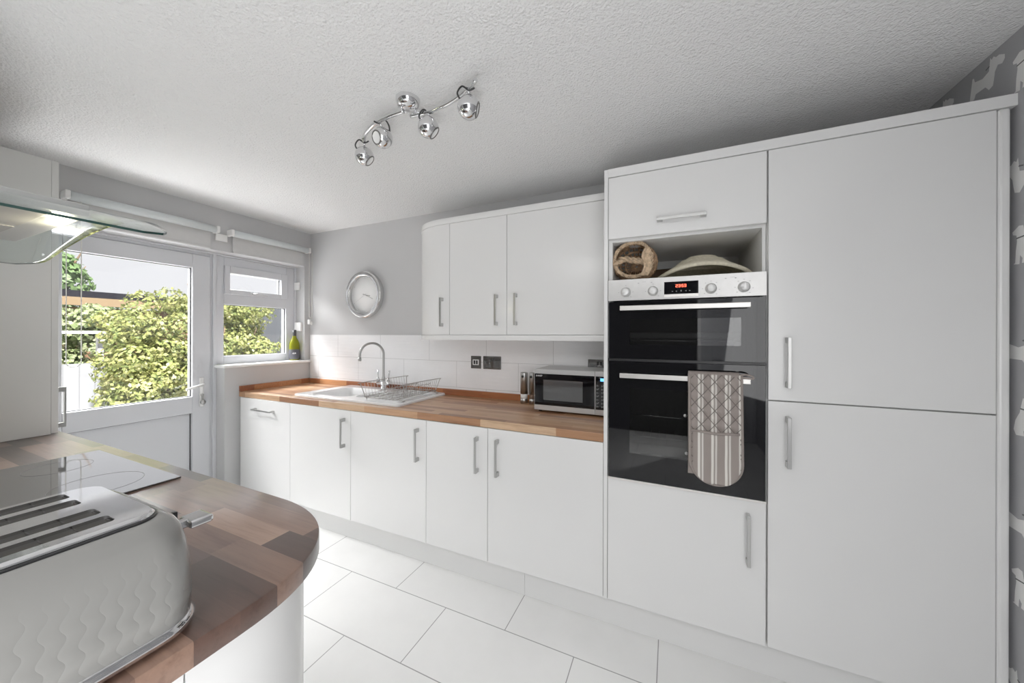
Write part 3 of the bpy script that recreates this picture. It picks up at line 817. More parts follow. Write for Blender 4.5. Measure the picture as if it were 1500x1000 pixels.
# ------------------------------------------------------------------ sink, tap, rack
t = thing('kitchen_sink', 'white ceramic inset sink with drainer in the long worktop', 'sink', (1.035, -.29, ZW))
Z1 = .9225
def basin(bm, x0, x1, y0, y1, zt, zb, r=.05, taper=.02, n=6):
    def rr(a0, a1, b0, b1, r):
        o = []
        for cx, cy, s in ((a1-r, b1-r, 0), (a0+r, b1-r, 1), (a0+r, b0+r, 2), (a1-r, b0+r, 3)):
            for k in range(n+1):
                a = PI/2*s+PI/2*k/n; o.append((cx+r*math.cos(a), cy+r*math.sin(a)))
        return o
    b = bmesh.new()
    rings = []
    for ins, z in ((0, zt), (.004, zt-.006), (.012+taper*.2, zt-.03), (taper, zb+.02), (taper+.02, zb)):
        rings.append([b.verts.new((x, y, z)) for x, y in rr(x0+ins, x1-ins, y0+ins, y1-ins, max(r-ins*.3, .01))])
    for j in range(len(rings)-1):
        m = len(rings[j])
        for i in range(m): b.faces.new((rings[j][i], rings[j][(i+1) % m], rings[j+1][(i+1) % m], rings[j+1][i])).smooth = True
    b.faces.new(rings[-1]); bmesh.ops.recalc_face_normals(b, faces=b.faces[:]); bmesh.ops.reverse_faces(b, faces=b.faces[:])
    merge(bm, b)
    return rr(x0, x1, y0, y1, r)
# top plate with holes via boolean-free fill
def plate_with_holes(bm, outer, holes, z, zlow):
    b = bmesh.new(); es = []
    def loop(ps):
        vs = [b.verts.new((x, y, z)) for x, y in ps]
        for i in range(len(vs)): es.append(b.edges.new((vs[i], vs[(i+1) % len(vs)])))
        return vs
    ov = loop(outer)
    for h in holes: loop(h)
    bmesh.ops.triangle_fill(b, use_beauty=True, use_dissolve=False, edges=es)
    for f in b.faces:
        f.normal_update()
        if f.normal.z < 0: f.normal_flip()
    cx = sum(p[0] for p in outer)/len(outer); cy = sum(p[1] for p in outer)/len(outer)
    lo = []
    rim = []
    for v in ov:
        d = Vector((v.co.x-cx, v.co.y-cy)); rim.append(b.verts.new((v.co.x+math.copysign(.004, d.x), v.co.y+math.copysign(.004, d.y), z-.005)))
        lo.append(b.verts.new((v.co.x+math.copysign(.004, d.x), v.co.y+math.copysign(.004, d.y), zlow)))
    n = len(ov)
    for i in range(n):
        j = (i+1) % n
        b.faces.new((ov[i], rim[i], rim[j], ov[j])).smooth = True; b.faces.new((rim[i], lo[i], lo[j], rim[j]))
    merge(bm, b)
def rrect(x0, x1, y0, y1, r, n=6):
    o = []
    for cx, cy, s in ((x1-r, y1-r, 0), (x0+r, y1-r, 1), (x0+r, y0+r, 2), (x1-r, y0+r, 3)):
        for k in range(n+1):
            a = PI/2*s+PI/2*k/n; o.append((cx+r*math.cos(a), cy+r*math.sin(a)))
    return o
bm = BM()
h1 = rrect(.632, 1.005, -.485, -.125, .055); h2 = rrect(1.035, 1.155, -.44, -.20, .04); h3 = rrect(1.19, 1.50, -.49, -.085, .03)
plate_with_holes(bm, rrect(.545, 1.531, -.541, -.037, .02), [h1, h2, h3], Z1, ZW+.0005)
sk = obj('sink_rim', bm, ceram, t)
bm = BM(); basin(bm, .632, 1.005, -.485, -.125, Z1, .745, .055); obj('main_bowl', bm, ceram, t)
bm = BM(); basin(bm, 1.035, 1.155, -.44, -.20, Z1, .83, .04); obj('half_bowl', bm, ceram, t)
bm = BM(); basin(bm, 1.19, 1.50, -.49, -.085, Z1, .9125, .03, .004)
for k in range(9): box(bm, 1.215+k*.031, 1.224+k*.031, -.46, -.12, .911, .9165, .002)
obj('drainer', bm, ceram, t)
bm = BM(); lathe(bm, [(0, .004), (.02, .004), (.03, .002), (.033, 0)], (.80, -.30, .7455), 24); obj('waste_fitting', bm, steel, t)
bm = BM(); lathe(bm, [(0, .003), (.012, .003), (.018, 0)], (.72, -.512, Z1), 20); obj('tap_hole_cover', bm, steel, t)

t = thing('mixer_tap', 'chrome swan-neck mixer tap with two levers behind the sink', 'tap', (.965, -.085, Z1))
bx, by = .965, -.085
bm = BM(); lathe(bm, [(0, 0), (.026, 0), (.026, .006), (.019, .012), (.017, .06), (.0, .062)], (bx, by, Z1+.0005), 28)
tube(bm, [(bx-.062, by, Z1+.048), (bx+.062, by, Z1+.048)], .0155, 18); obj('tap_body', bm, chrome, t)
bm = BM(); sp = [(bx, by, Z1+.05), (bx, by, Z1+.12), (bx, by, 1.20)]
dx, dy = -.42, -.91
RR = .092
for k in range(1, 16):
    a = PI*k/15*.97; q = RR*(1-math.cos(a)); sp.append((bx+dx*q, by+dy*q, 1.20+RR*math.sin(a)))
sp.append((bx+dx*2*RR, by+dy*2*RR, 1.175))
tube(bm, smooth_pts(sp, 3), .0095, 14); lathe(bm, [(.0, 0), (.012, .0), (.013, .012), (.011, .028), (.0, .03)], (bx+dx*2*RR, by+dy*2*RR, 1.155), 18); lathe(bm, [(.0095, 0), (.0145, .004), (.0145, .03), (.010, .042), (.0095, .06)], (bx, by, Z1+.058), 20)
obj('spout', bm, steel, t)
for s in (-1, 1):
    bm = BM(); lathe(bm, [(0, 0), (.011, 0), (.014, .012), (.010, .03), (0, .032)], (bx+s*.055, by, Z1+.058), 18)
    tube(bm, [(bx+s*.055, by, Z1+.08), (bx+s*.057, by, Z1+.11), (bx+s*.062, by+.002, Z1+.15)], .005, 10, radii=[.0045, .0055, .0065]); obj('tap_lever', bm, chrome, t)

t = thing('dish_rack', 'empty wire dish rack standing on the sink drainer', 'dish rack', (1.34, -.27, Z1))
bm = BM(); zb = .9265+.012
bx0, bx1, by0, by1 = 1.185, 1.455, -.485, -.055
tube(bm, [(bx0, by0, zb), (bx1, by0, zb), (bx1, by1, zb), (bx0, by1, zb)], .0028, 6, True)
for k in range(8):
    y = by0+(by1-by0)*k/7; tube(bm, [(bx0, y, zb), (bx1, y, zb)], .0014, 5)
for x in (1.26, 1.335, 1.41): tube(bm, [(x, by0, zb), (x, by1, zb)], .0018, 5)
obj('base_grid', bm, wired, t)
def side(xb, xt, zt, y0, y1, nm, n=15):
    bm = BM(); tube(bm, smooth_pts([(xb, y0+.02, zb), (xt, y0, zt-.012), (xt, y0+.012, zt), (xt, y1-.012, zt), (xt, y1, zt-.012), (xb, y1-.02, zb)], 5), .0028, 6)
    for k in range(n):
        y = y0+.03+(y1-y0-.06)*k/(n-1); tube(bm, [(xb, y, zb), (xt, y, zt)], .0014, 5)
    obj(nm, bm, wired, t)
side(bx0, 1.165, 1.033, by0-.01, by1+.01, 'side_frame'); side(bx1, 1.475, 1.028, by0+.06, by1+.02, 'side_frame')
bm = BM()
for row, (xa, za) in enumerate(((1.30, .985), (1.42, .99))):
    tube(bm, [(xa, by0+.02, za), (xa, by1-.02, za)], .0022, 6)
    for k in range(9):
        y = by0+.03+k*.045; tube(bm, [(xa-.02, y, zb), (xa, y+.004, za), (xa+.012, y+.008, za+.012)], .0014, 5)
obj('plate_slots', bm, wired, t)
for x in (bx0+.002, bx1+.048):
    for y in (by0+.03, by1-.03):
        bm = BM(); xx = min(x, 1.517) if x > 1.3 else 1.178
        tube(bm, [(bx0 if x < 1.3 else bx1, y-.012, zb), (xx, y-.006, Z1+.0034), (xx, y+.006, Z1+.0034), (bx0 if x < 1.3 else bx1, y+.012, zb)], .0024, 6); obj('wire_foot', bm, wired, t)

# ------------------------------------------------------------------ clock
t = thing('wall_clock', 'round silver-rimmed wall clock on the grey wall', 'clock', (.69, 0, 1.70))
bm = BM(); lathe(bm, [(.196, 0), (.200, .008), (.200, .040), (.197, .047), (.190, .050), (.168, .050), (.161, .046), (.158, .040), (.158, .018)], (.69, -.0005, 1.70), 72, 'Y')
obj('clock_rim', bm, speckled('clock_silver', (.62, .62, .62), .12, .04, 12, metal=.9), t)
bm = BM(); lathe(bm, [(0, .018), (.160, .018), (.160, .0)], (.69, -.001, 1.70), 64, 'Y'); fc = obj('clock_face', bm, mat('clock_face', (.95, .95, .95), .5), t)
hmk = mat('pale_marks', (.6, .6, .6), .5)
for k in range(12):
    bm = BM(); a = 2*PI*k/12; r0, r1 = .138, .150
    tube(bm, [(.69+r0*math.sin(a), -.0195, 1.70+r0*math.cos(a)), (.69+r1*math.sin(a), -.0195, 1.70+r1*math.cos(a))], .0012, 4); obj('hour_mark', bm, hmk, t)
for nm, a, ln, w in (('hour_hand', math.radians(101), .062, .0024), ('minute_hand', math.radians(112), .10, .0016), ('second_hand', math.radians(240), .12, .0008)):
    bm = BM(); tube(bm, [(.69-.02*math.sin(a), -.023, 1.70-.02*math.cos(a)), (.69+ln*math.sin(a), -.023, 1.70+ln*math.cos(a))], w, 6); obj(nm, bm, printg if w > .001 else mat('faint_hand', (.6, .6, .6), .5), t)

# ------------------------------------------------------------------ sockets
def plate(t, x0, x1, z0, z1, y=-.0085):
    bm = BM(); box(bm, x0, x1, y-.007, y, z0, z1, .0025); return obj('face_plate', bm, darkst, t)
t = thing('fused_switch', 'square dark chrome fused switch on the tiles left of the double socket', 'switch', (1.782, 0, 1.16))
p = plate(t, 1.740, 1.824, 1.114, 1.206)
bm = BM(); box(bm, 1.757, 1.807, -.0175, -.0150, 1.140, 1.180, .002); obj('switch_surround', bm, printw, p)
bm = BM(); box(bm, 1.765, 1.780, -.021, -.0170, 1.146, 1.174, .002); box(bm, 1.785, 1.800, -.021, -.0170, 1.146, 1.174, .002); obj('rocker', bm, blackp, p)
def dbl(x0, x1, z0, z1, label):
    t = thing('double_socket', label, 'socket', ((x0+x1)/2, 0, z0), 'dark chrome double sockets on the splashback')
    p = plate(t, x0, x1, z0, z1); zc = (z0+z1)/2; w = x1-x0
    for fx in (.24, .76):
        cx = x0+w*fx
        bm = BM(); box(bm, cx-.024, cx+.024, -.0168, -.0150, zc-.034, zc+.016, .0015); f = obj('outlet', bm, printw if False else mat('outlet_grey', (.16, .16, .16), .25, .6), p)
        bm = BM()
        box(bm, cx-.003, cx+.003, -.0175, -.0165, zc-.002, zc+.010); box(bm, cx-.015, cx-.007, -.0175, -.0165, zc-.022, zc-.017); box(bm, cx+.007, cx+.015, -.0175, -.0165, zc-.022, zc-.017)
        obj('pin_holes', bm, blackp, f)
    for s in (-1, 1):
        cx = (x0+x1)/2+s*.010
        bm = BM(); box(bm, cx-.006, cx+.006, -.0205, -.0150, zc+.010, zc+.034, .001); obj('rocker', bm, blackp, p)
dbl(1.842, 1.986, 1.114, 1.207, 'dark chrome double socket on the tiles left of the mills')
dbl(2.600, 2.744, 1.114, 1.207, 'dark chrome double socket half hidden behind the microwave')
bm = BM(); box(bm, 2.698, 2.735, -.055, -.022, 1.150, 1.195, .006); box(bm, 2.703, 2.728, -.072, -.054, 1.158, 1.186, .006)
pp_ = obj('power_plug', bm, blackp, loc=(2.715, -.03, 1.15)); tag(pp_, 'black power plug in the socket behind the microwave', 'plug')

# ------------------------------------------------------------------ microwave
t = thing('microwave', 'silver microwave with black glass door at the right end of the worktop', 'microwave', (2.57, -.16, ZW))
mx0, mx1, my0, my1, mz0, mz1 = 2.345, 2.794, -.296, -.028, .922, 1.160
bm = BM(); box(bm, mx0+.002, mx1-.002, my0+.012, my1, mz0, mz1, .003); obj('microwave_case', bm, mat('silver_case', (.50, .50, .49), .35, .6), t)
bm = BM(); box(bm, mx0, 2.700, my0-.004, my0+.012, mz0, mz1-.002, .002); fr = obj('door', bm, mat('silver_front', (.60, .60, .60), .32, .5), t)
bm = BM(); box(bm, mx0+.003, 2.698, my0-.006, my0-.003, .952, 1.134, .001); gl = obj('door_glass', bm, blackg, fr)
bm = BM(); box(bm, 2.402, 2.633, my0-.0066, my0-.005, .983, 1.100); obj('door_window', bm, mat('grey_tinted_window', (.05, .052, .055), .03, spec=1., coat=1.), gl)
# maker's name, plain capitals as on the door
def text_mesh(s, size, loc, rotx, m, parent, name):
    cu = bpy.data.curves.new('txt', 'FONT'); cu.body = s; cu.size = size; cu.extrude = .0003
    o = bpy.data.objects.new('txt', cu); C.objects.link(o); bpy.context.view_layer.update()
    dg = bpy.context.evaluated_depsgraph_get(); me = bpy.data.meshes.new_from_object(o.evaluated_get(dg))
    bpy.data.objects.remove(o); bm = BM(); bm.from_mesh(me); bpy.data.meshes.remove(me)
    bmesh.ops.transform(bm, matrix=Matrix.Translation(Vector(loc)) @ Matrix.Rotation(rotx, 4, 'X'), verts=bm.verts[:])
    return obj(name, bm, m, parent)
text_mesh('SHARP', .0135, (2.356, my0-.0065, 1.1175), PI/2, printw, gl, 'maker_lettering')
bm = BM(); box(bm, 2.7015, mx1, my0-.004, my0+.012, mz0, mz1-.002, .002); cp = obj('control_panel', bm, MATS['silver_front'], t)
bm = BM(); box(bm, 2.704, mx1-.003, my0-.006, my0-.003, .952, 1.134, .001); cg = obj('panel_glass', bm, blackg, cp)
bm = BM(); box(bm, 2.730, 2.775, my0-.0066, my0-.005, 1.108, 1.124); obj('blue_display', bm, blueled, cg)
bm = BM()
for r in range(7):
    for c in range(3):
        x = 2.716+c*.026; z = 1.082-r*.019
        box(bm, x-.005, x+.005, my0-.0066, my0-.005, z-.0008, z+.0008); box(bm, x-.006, x-.0045, my0-.0066, my0-.005, z-.005, z+.005)
        if (r+c) % 2: box(bm, x+.002, x+.006, my0-.0066, my0-.005, z+.004, z+.006)
obj('key_marks', bm, printg, cg)
for x, y in ((2.37, -.26), (2.77, -.26), (2.37, -.06), (2.77, -.06)):
    bm = BM(); lathe(bm, [(0, 0), (.012, 0), (.013, .014), (0, .014)], (x, y, ZW+.0003), 16); obj('foot', bm, blackp, t)

# ------------------------------------------------------------------ salt and pepper mills
def mill(x, y, r, label, fill):
    t = thing('mill', label, 'mill', (x, y, ZW), 'pair of steel mills beside the microwave')
    bm = BM(); lathe(bm, [(0, 0), (r, 0), (r, .03), (r*.96, .031), (r*.96, .032)], (x, y, ZW+.0003), 28); obj('mill_base', bm, steel, t)
    bm = BM(); lathe(bm, [(0, .0325), (r*.95, .0325), (r*.95, .062), (0, .062)], (x, y, ZW), 28); obj('grind_chamber', bm, fill, t)
    bm = BM(); lathe(bm, [(0, .0625), (r, .0625), (r, .198), (r*.96, .2045), (0, .2055)], (x, y, ZW), 28); b = obj('mill_body', bm, steel, t)
    bm = BM(); lathe(bm, [(0, .004), (.008, .003), (.009, 0)], (x, y-r+.0005, ZW+.178), 16, 'Y'); obj('button', bm, blackp, b)
mill(2.192, -.085, .0245, 'wider steel electric mill beside the microwave, white salt in its window', mat('salt', (.8, .8, .78), .5))
mill(2.248, -.085, .0185, 'slimmer steel electric mill touching the microwave side, dark pepper in its window', mat('pepper', (.18, .12, .08), .6))

# ------------------------------------------------------------------ wine bottle
t = thing('wine_bottle', 'green wine bottle with dark label on the window sill', 'bottle', (-.098, -.108, 1.121))
bm = BM(); lathe(bm, [(0, .004), (.030, .0), (.040, .003), (.042, .01), (.042, .135), (.040, .155), (.033, .178), (.020, .205), (.0155, .22), (.0145, .262)], (-.098, -.108, 1.1213), 36); obj('bottle_glass', bm, bottleg, t)
bm = BM(); lathe(bm, [(.0148, .225), (.0158, .226), (.0158, .281), (0, .282)], (-.098, -.108, 1.1213), 28); obj('capsule', bm, mat('capsule_dark', (.04, .04, .045), .35), t)
bm = BM(); lathe(bm, [(.0425, .012), (.0429, .013), (.0429, .100), (.0425, .101)], (-.098, -.108, 1.1213), 40); lb = obj('bottle_label', bm, labelm, t)
bm = BM(); b = bmesh.new()
for k in range(1):
    pts = [(-.5, .0), (-.3, .35), (0, .5), (.35, .42), (.6, .15), (.3, -.05), (-.1, -.12)]
    a0 = math.atan2(-2.139, 3.18)-.05
    vs = [b.verts.new((-.098+.0436*math.cos(a0+x*.7), -.108+.0436*math.sin(a0+x*.7), 1.1213+.062+z*.024)) for x, z in pts]
    b.faces.new(vs)
merge(bm, b); obj('label_picture', bm, printw, lb)

# ------------------------------------------------------------------ near run: worktop, base units, hob
def cr(x1, yf, rx, ry, off=0, n=2.35, seg=24):
    """front edge from far left, rounding the outer corner to the end; returns polyline (x,y)"""
    cx, cy = x1-rx, yf-ry; o = []
    for i in range(seg+1):
        a = PI/2*i/seg; o.append((cx+(rx-off)*math.sin(a)**(2/n), cy+(ry-off)*math.cos(a)**(2/n)))
    return o
XE2 = 2.443; YF2 = -1.622
out = [(-.028, YF2)]+cr(XE2, YF2, .36, .29)+[(XE2, YN+.001), (-.028, YN+.001)]
bm = BM(); prism(bm, out, .868, ZW, bev=.003)
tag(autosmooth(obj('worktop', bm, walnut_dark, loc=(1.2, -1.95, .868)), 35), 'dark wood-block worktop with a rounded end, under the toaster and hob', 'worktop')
O2 = .022
dc = cr(XE2-O2, YF2-O2, .36, .29)
t = thing('curved_base_cabinet', 'white rounded base cabinet under the end of the dark worktop', 'cabinet', (2.2, -1.95, .15))
i_ = cr(XE2-O2-.022, YF2-O2-.022, .34, .27)
bm = BM(); prism(bm, [(1.905, YF2-O2-.022)]+i_+[(XE2-O2-.022, YN+.002), (1.905, YN+.002)], .15, .8675); obj('carcass', bm, carc, t)
S_[0] = -1
bm = BM(); shell(bm, [(1.902+G, YF2-O2)]+dc+[(XE2-O2, -1.968)], .018, .152, .866); d = autosmooth(obj('curved_door', bm, gloss, t), 50)
def rbar(parent, x, z0, z1, horiz=None):
    y = YF2-O2; bm = BM(); w = .006
    if horiz:
        a, b = horiz; box(bm, a, b, y+.027, y+.034, z0-w, z0+w, .0012)
        for xx in (a, b-.022): box(bm, xx, xx+.022, y-.0005, y+.029, z0-w, z0+w, .0012)
    else:
        box(bm, x-w, x+w, y+.027, y+.034, z0, z1, .0012)
        for z in (z0, z1-.022): box(bm, x-w, x+w, y-.0005, y+.029, z, z+.022, .0012)
    obj('handle', bm, steel, parent)
rbar(d, 1.945, .63, .82)
bm = BM(); box(bm, XE2-O2-.018, XE2-O2, YN+.002, -1.970, .152, .866, .001); obj('end_panel', bm, gloss, t)
bm = BM(); prism(bm, [(0, YF2-.08)]+cr(XE2-.07, YF2-.08, .32, .25)+[(XE2-.07, YN+.002), (0, YN+.002)], 0, .149)
tag(obj('plinth_board', bm, gloss, loc=(1.2, -2, 0)), 'rounded white plinth under the hob-side cabinets', 'plinth')
for k, (a, b, lab) in enumerate(((1.302, 1.902, 'white base cabinet below the hob, nearest the rounded end'), (.702, 1.302, 'white base cabinet below the hob, next to the one under the tall dresser cabinet'), (.10, .702, 'white base cabinet below the tall dresser cabinet by the back door'))):
    t = thing('base_cabinet', lab, 'cabinet', ((a+b)/2, -1.95, .15), 'white base cabinets on the hob side')
    bm = BM(); box(bm, a+.0005, b-.0005, YN+.002, YF2-O2-.020, .15, .8675); obj('carcass', bm, carc, t)
    bm = BM(); box(bm, a+G, b-G, YF2-O2-.018, YF2-O2, .152, .866, .0015); d = obj('door', bm, gloss, t)
    if k == 0: rbar(d, 0, .79, 0, (1.5, 1.7))
    else: rbar(d, a+.06, .63, .82)

t = thing('induction_hob', 'black glass hob let into the dark worktop', 'hob', (1.38, -1.92, ZW))
bm = BM(); box(bm, 1.08, 1.682, -2.19, -1.668, ZW+.0005, ZW+.006, .001); hb = obj('hob_glass', bm, hobg, t)
for cx, cy, r in ((1.22, -1.80, .075), (1.53, -1.80, .095), (1.22, -2.05, .095), (1.53, -2.05, .075)):
    bm = BM(); n = 56; tube(bm, [(cx+r*math.cos(2*PI*i/n), cy+r*math.sin(2*PI*i/n), ZW+.0062) for i in range(n)], .0005, 4, True); obj('zone_ring', bm, printg, hb)

# ------------------------------------------------------------------ tall dresser cabinet on the worktop
t = thing('dresser_cabinet', 'pale dresser cabinet standing on the dark worktop beside the back door', 'cabinet', (.26, -1.95, ZW))
bm = BM(); box(bm, XW+.002, .545, YN+.001, -1.660, ZW+.0005, 2.137, .001); obj('carcass', bm, speckled('pale_carcass', (.72, .72, .70), .45, .01), t)
bm = BM(); box(bm, XW+.004, .5452, -1.6595, -1.639, ZW+.004, 2.137, .0006); d = obj('door', bm, MATS['pale_carcass'], t)
bm = BM(); box(bm, .492, .504, -1.612, -1.605, .925, 1.112, .001)
for z in (.925, 1.090): box(bm, .492, .504, -1.6395, -1.610, z, z+.022, .001)
obj('handle', bm, steel, d)

# ------------------------------------------------------------------ cooker hood
t = thing('cooker_hood', 'curved glass and steel cooker hood above the hob', 'cooker hood', (1.37, YN, 1.66))
HW = .49; XC = 1.375; ZE = 1.614; TH = math.radians(25); RH = HW/math.sin(TH); YG0, YG1 = YN+.002, -1.765
b = bmesh.new(); nx, ny = 40, 24; th = .006
top = []; botm = []
def glass_y(fx):   # front edge: rounded corners
    s = 1-abs(fx)
    c = .055/HW
    return YG1+.045*(1-fx*fx) - (0 if s > c else .055*(1-math.sqrt(max(0, 1-(1-s/c)**2))))
for i in range(nx+1):
    fx = 2*i/nx-1; fx = math.copysign(abs(fx)**.8, fx)
    a = fx*TH; X = XC+RH*math.sin(a); Z = ZE+RH*(math.cos(a)-math.cos(TH)); yf = glass_y(math.sin(a)/math.sin(TH))
    nrm = Vector((math.sin(a), 0, math.cos(a)))
    r1, r2 = [], []
    for j in range(ny+1):
        y = YG0+(yf-YG0)*j/ny
        r1.append(b.verts.new(Vector((X, y, Z))+nrm*th)); r2.append(b.verts.new((X, y, Z)))
    top.append(r1); botm.append(r2)
for i in range(nx):
    for j in range(ny):
        b.faces.new((top[i][j], top[i+1][j], top[i+1][j+1], top[i][j+1])).smooth = True
        b.faces.new((botm[i][j], botm[i][j+1], botm[i+1][j+1], botm[i+1][j])).smooth = True
    for j in (0, ny):
        f = b.faces.new((top[i][j], botm[i][j], botm[i+1][j], top[i+1][j])); f.material_index = 1
for j in range(ny):
    for i in (0, nx):
        f = b.faces.new((top[i][j], top[i][j+1], botm[i][j+1], botm[i][j])); f.material_index = 1
bmesh.ops.recalc_face_normals(b, faces=b.faces[:])
bm = BM(); merge(bm, b); obj('glass_canopy', bm, [hoodg, hoodedge], t)
bm = BM()
box(bm, 1.075, 1.675, YN+.002, -1.857, 1.668, 1.700, .003); bd = obj('hood_body', bm, mat('hood_steel', (.46, .46, .45), .35, .7), t)
bm = BM(); box(bm, 1.10, 1.36, YN+.05, -1.915, 1.6655, 1.6685, .001); obj('grease_filter', bm, filterm, bd)
bm = BM(); box(bm, 1.39, 1.65, YN+.05, -1.915, 1.6655, 1.6685, .001); obj('grease_filter', bm, filterm, bd)
for x in (1.57,):
    bm = BM(); lathe(bm, [(0, -.002), (.016, -.002), (.020, 0), (.020, .003)], (x, -1.884, 1.6672), 24); obj('hood_lamp', bm, hoodlamp, bd)
bm = BM(); box(bm, 1.25, 1.50, YN+.002, YN+.22, 1.745, CEIL-.001, .002); obj('chimney', bm, MATS['hood_steel'], t)
bm = BM(); box(bm, 1.20, 1.55, YN+.002, YN+.28, 1.70, 1.745, .002); obj('motor_box', bm, MATS['hood_steel'], t)

# ------------------------------------------------------------------ toaster
t = thing('toaster', 'cream wavy-textured four-slot toaster with chrome top on the dark worktop', 'toaster', (2.275, -2.08, ZW))
tx0, tx1, ty0, ty1 = 2.125, 2.425, -2.276, -1.946
tz0, tz1 = ZW+.006, 1.088
def rrs(x0, x1, y0, y1, r, n=8): return rrect(x0, x1, y0, y1, r, n)
bm = BM(); b = bmesh.new(); rings = []
for ins, z in ((0, tz0+.018), (-.0015, tz0+.05), (0, tz0+.09), (.004, tz0+.125), (.010, tz1-.022), (.017, tz1-.010), (.027, tz1-.002), (.033, tz1)):
    rings.append([b.verts.new((x, y, z)) for x, y in rrs(tx0+ins, tx1-ins, ty0+ins, ty1-ins, .052-ins*.35)])
for j in range(len(rings)-1):
    m = len(rings[j])
    for i in range(m): b.faces.new((rings[j][i], rings[j][(i+1) % m], rings[j+1][(i+1) % m], rings[j+1][i])).smooth = True
b.faces.new(rings[0]); b.faces.new(rings[-1]); bmesh.ops.recalc_face_normals(b, faces=b.faces[:]); merge(bm, b)
obj('toaster_shell', bm, toastm, t)
bm = BM(); b = bmesh.new(); rings = []
for ins, z in ((.020, tz0-.002), (.004, tz0), (-.004, tz0+.006), (-.005, tz0+.016), (.001, tz0+.0215)):
    rings.append([b.verts.new((x, y, z)) for x, y in rrs(tx0+ins, tx1-ins, ty0+ins, ty1-ins, .055)])
for j in range(len(rings)-1):
    m = len(rings[j])
    for i in range(m): b.faces.new((rings[j][i], rings[j][(i+1) % m], rings[j+1][(i+1) % m], rings[j+1][i])).smooth = True
b.faces.new(rings[0]); bmesh.ops.recalc_face_normals(b, faces=b.faces[:]); merge(bm, b)
obj('base_band', bm, chrome, t)
# chrome top plate with four slots
slots = []
for k in range(4):
    xc = [2.190, 2.236, 2.306, 2.352][k]; slots.append(rrect(xc-.0155, xc+.0155, ty0+.05, ty1-.078, .006, 3))
bm = BM(); ZT = tz1+.009
plate_with_holes(bm, rrs(tx0+.040, tx1-.040, ty0+.040, ty1-.040, .030), slots, ZT, tz1-.001)
for s in slots:
    b = bmesh.new(); a_ = [b.verts.new((x, y, ZT)) for x, y in s]; c_ = [b.verts.new((x, y, ZT-.006)) for x, y in s]
    for i in range(len(s)): b.faces.new((a_[i], a_[(i+1) % len(s)], c_[(i+1) % len(s)], c_[i]))
    merge(bm, b)
obj('top_plate', bm, chrome, t)
bm = BM()
for s in slots:
    b = bmesh.new(); c_ = [b.verts.new((x, y, ZT-.0045)) for x, y in s]; f = b.faces.new(c_); f.normal_update()
    if f.normal.z < 0: f.normal_flip()
    merge(bm, b)
for k in range(4):
    xc = [2.190, 2.236, 2.306, 2.352][k]
    for q in range(7): tube(bm, [(xc-.012, ty0+.07+q*.03, ZT-.004), (xc+.012, ty0+.07+q*.03, ZT-.004)], .001, 4)
obj('slot_linings', bm, darkin, t)
bm = BM(); b = bmesh.new(); n_ = rrs(tx0+.034, tx1-.034, ty0+.034, ty1-.034, .034); tube(bm, [(x, y, tz1+.0005) for x, y in n_], .0022, 5, True); obj('top_seam', bm, blackp, t)
for x in (2.335,):
    bm = BM(); box(bm, x-.006, x+.006, ty1-.004, ty1+.016, 1.034, 1.048, .002); box(bm, x-.020, x+.020, ty1+.012, ty1+.045, 1.034, 1.047, .004, 3)
    obj('lever', bm, chrome, t)
for x in (2.335,):
    bm = BM(); box(bm, x-.004, x+.004, ty1-.004, ty1+.002, .945, 1.066, .001); obj('lever_track', bm, blackp, t)
for x, y in ((2.18, -2.20), (2.37, -2.20), (2.18, -1.99), (2.37, -1.99)):
    bm = BM(); lathe(bm, [(0, 0), (.012, 0), (.012, .006), (0, .006)], (x, y, ZW+.0003), 14); obj('foot', bm, blackp, t)

# ------------------------------------------------------------------ ceiling spotlight bar
t = thing('spotlight_bar', 'chrome curved bar of four spotlights under the ceiling', 'ceiling light', (2.10, -1.13, CEIL))
rc = Vector((2.112, -1.128, 0))
bm = BM(); lathe(bm, [(0, -.040), (.022, -.038), (.040, -.028), (.047, -.012), (.048, -.0005)], (rc.x, rc.y, CEIL), 36); obj('ceiling_rose', bm, chrome, t)
ZL = 2.250
barL = smooth_pts([(1.787, -1.05, ZL), (1.83, -1.085, ZL), (1.912, -1.122, ZL), (1.97, -1.138, ZL), (2.031, -1.146, ZL), (2.108, -1.148, ZL)], 6)
barR = smooth_pts([(2.112, -1.112, ZL), (2.18, -1.105, ZL), (2.243, -1.107, ZL), (2.308, -1.117, ZL), (2.386, -1.142, ZL), (2.457, -1.179, ZL)], 6)
for b_ in (barL, barR):
    bm = BM(); tube(bm, b_, .0085, 14); o = obj('light_arm', bm, chrome, t)
bm = BM(); tube(bm, [(2.095, -1.147, ZL), (2.095, -1.147, CEIL-.03)], .005, 10); tube(bm, [(2.135, -1.110, ZL), (2.135, -1.110, CEIL-.03)], .005, 10); obj('arm_posts', bm, chrome, t)
Rv = Vector((.911, .412, 0)); Tv = Vector((.412, -.911, 0))
heads = [(Vector((1.780, -1.040, 2.188)), Rv*.75+Tv*-.15+Vector((0, 0, -.65)), (1.790, -1.052)),
         (Vector((1.968, -1.118, 2.190)), Rv*-.50+Tv*.75+Vector((0, 0, -.35)), (1.968, -1.137)),
         (Vector((2.192, -1.100, 2.190)), Rv*.75+Tv*-.15+Vector((0, 0, -.65)), (2.200, -1.106)),
         (Vector((2.405, -1.140, 2.190)), Rv*.93+Tv*-.05+Vector((0, 0, -.25)), (2.412, -1.155))]
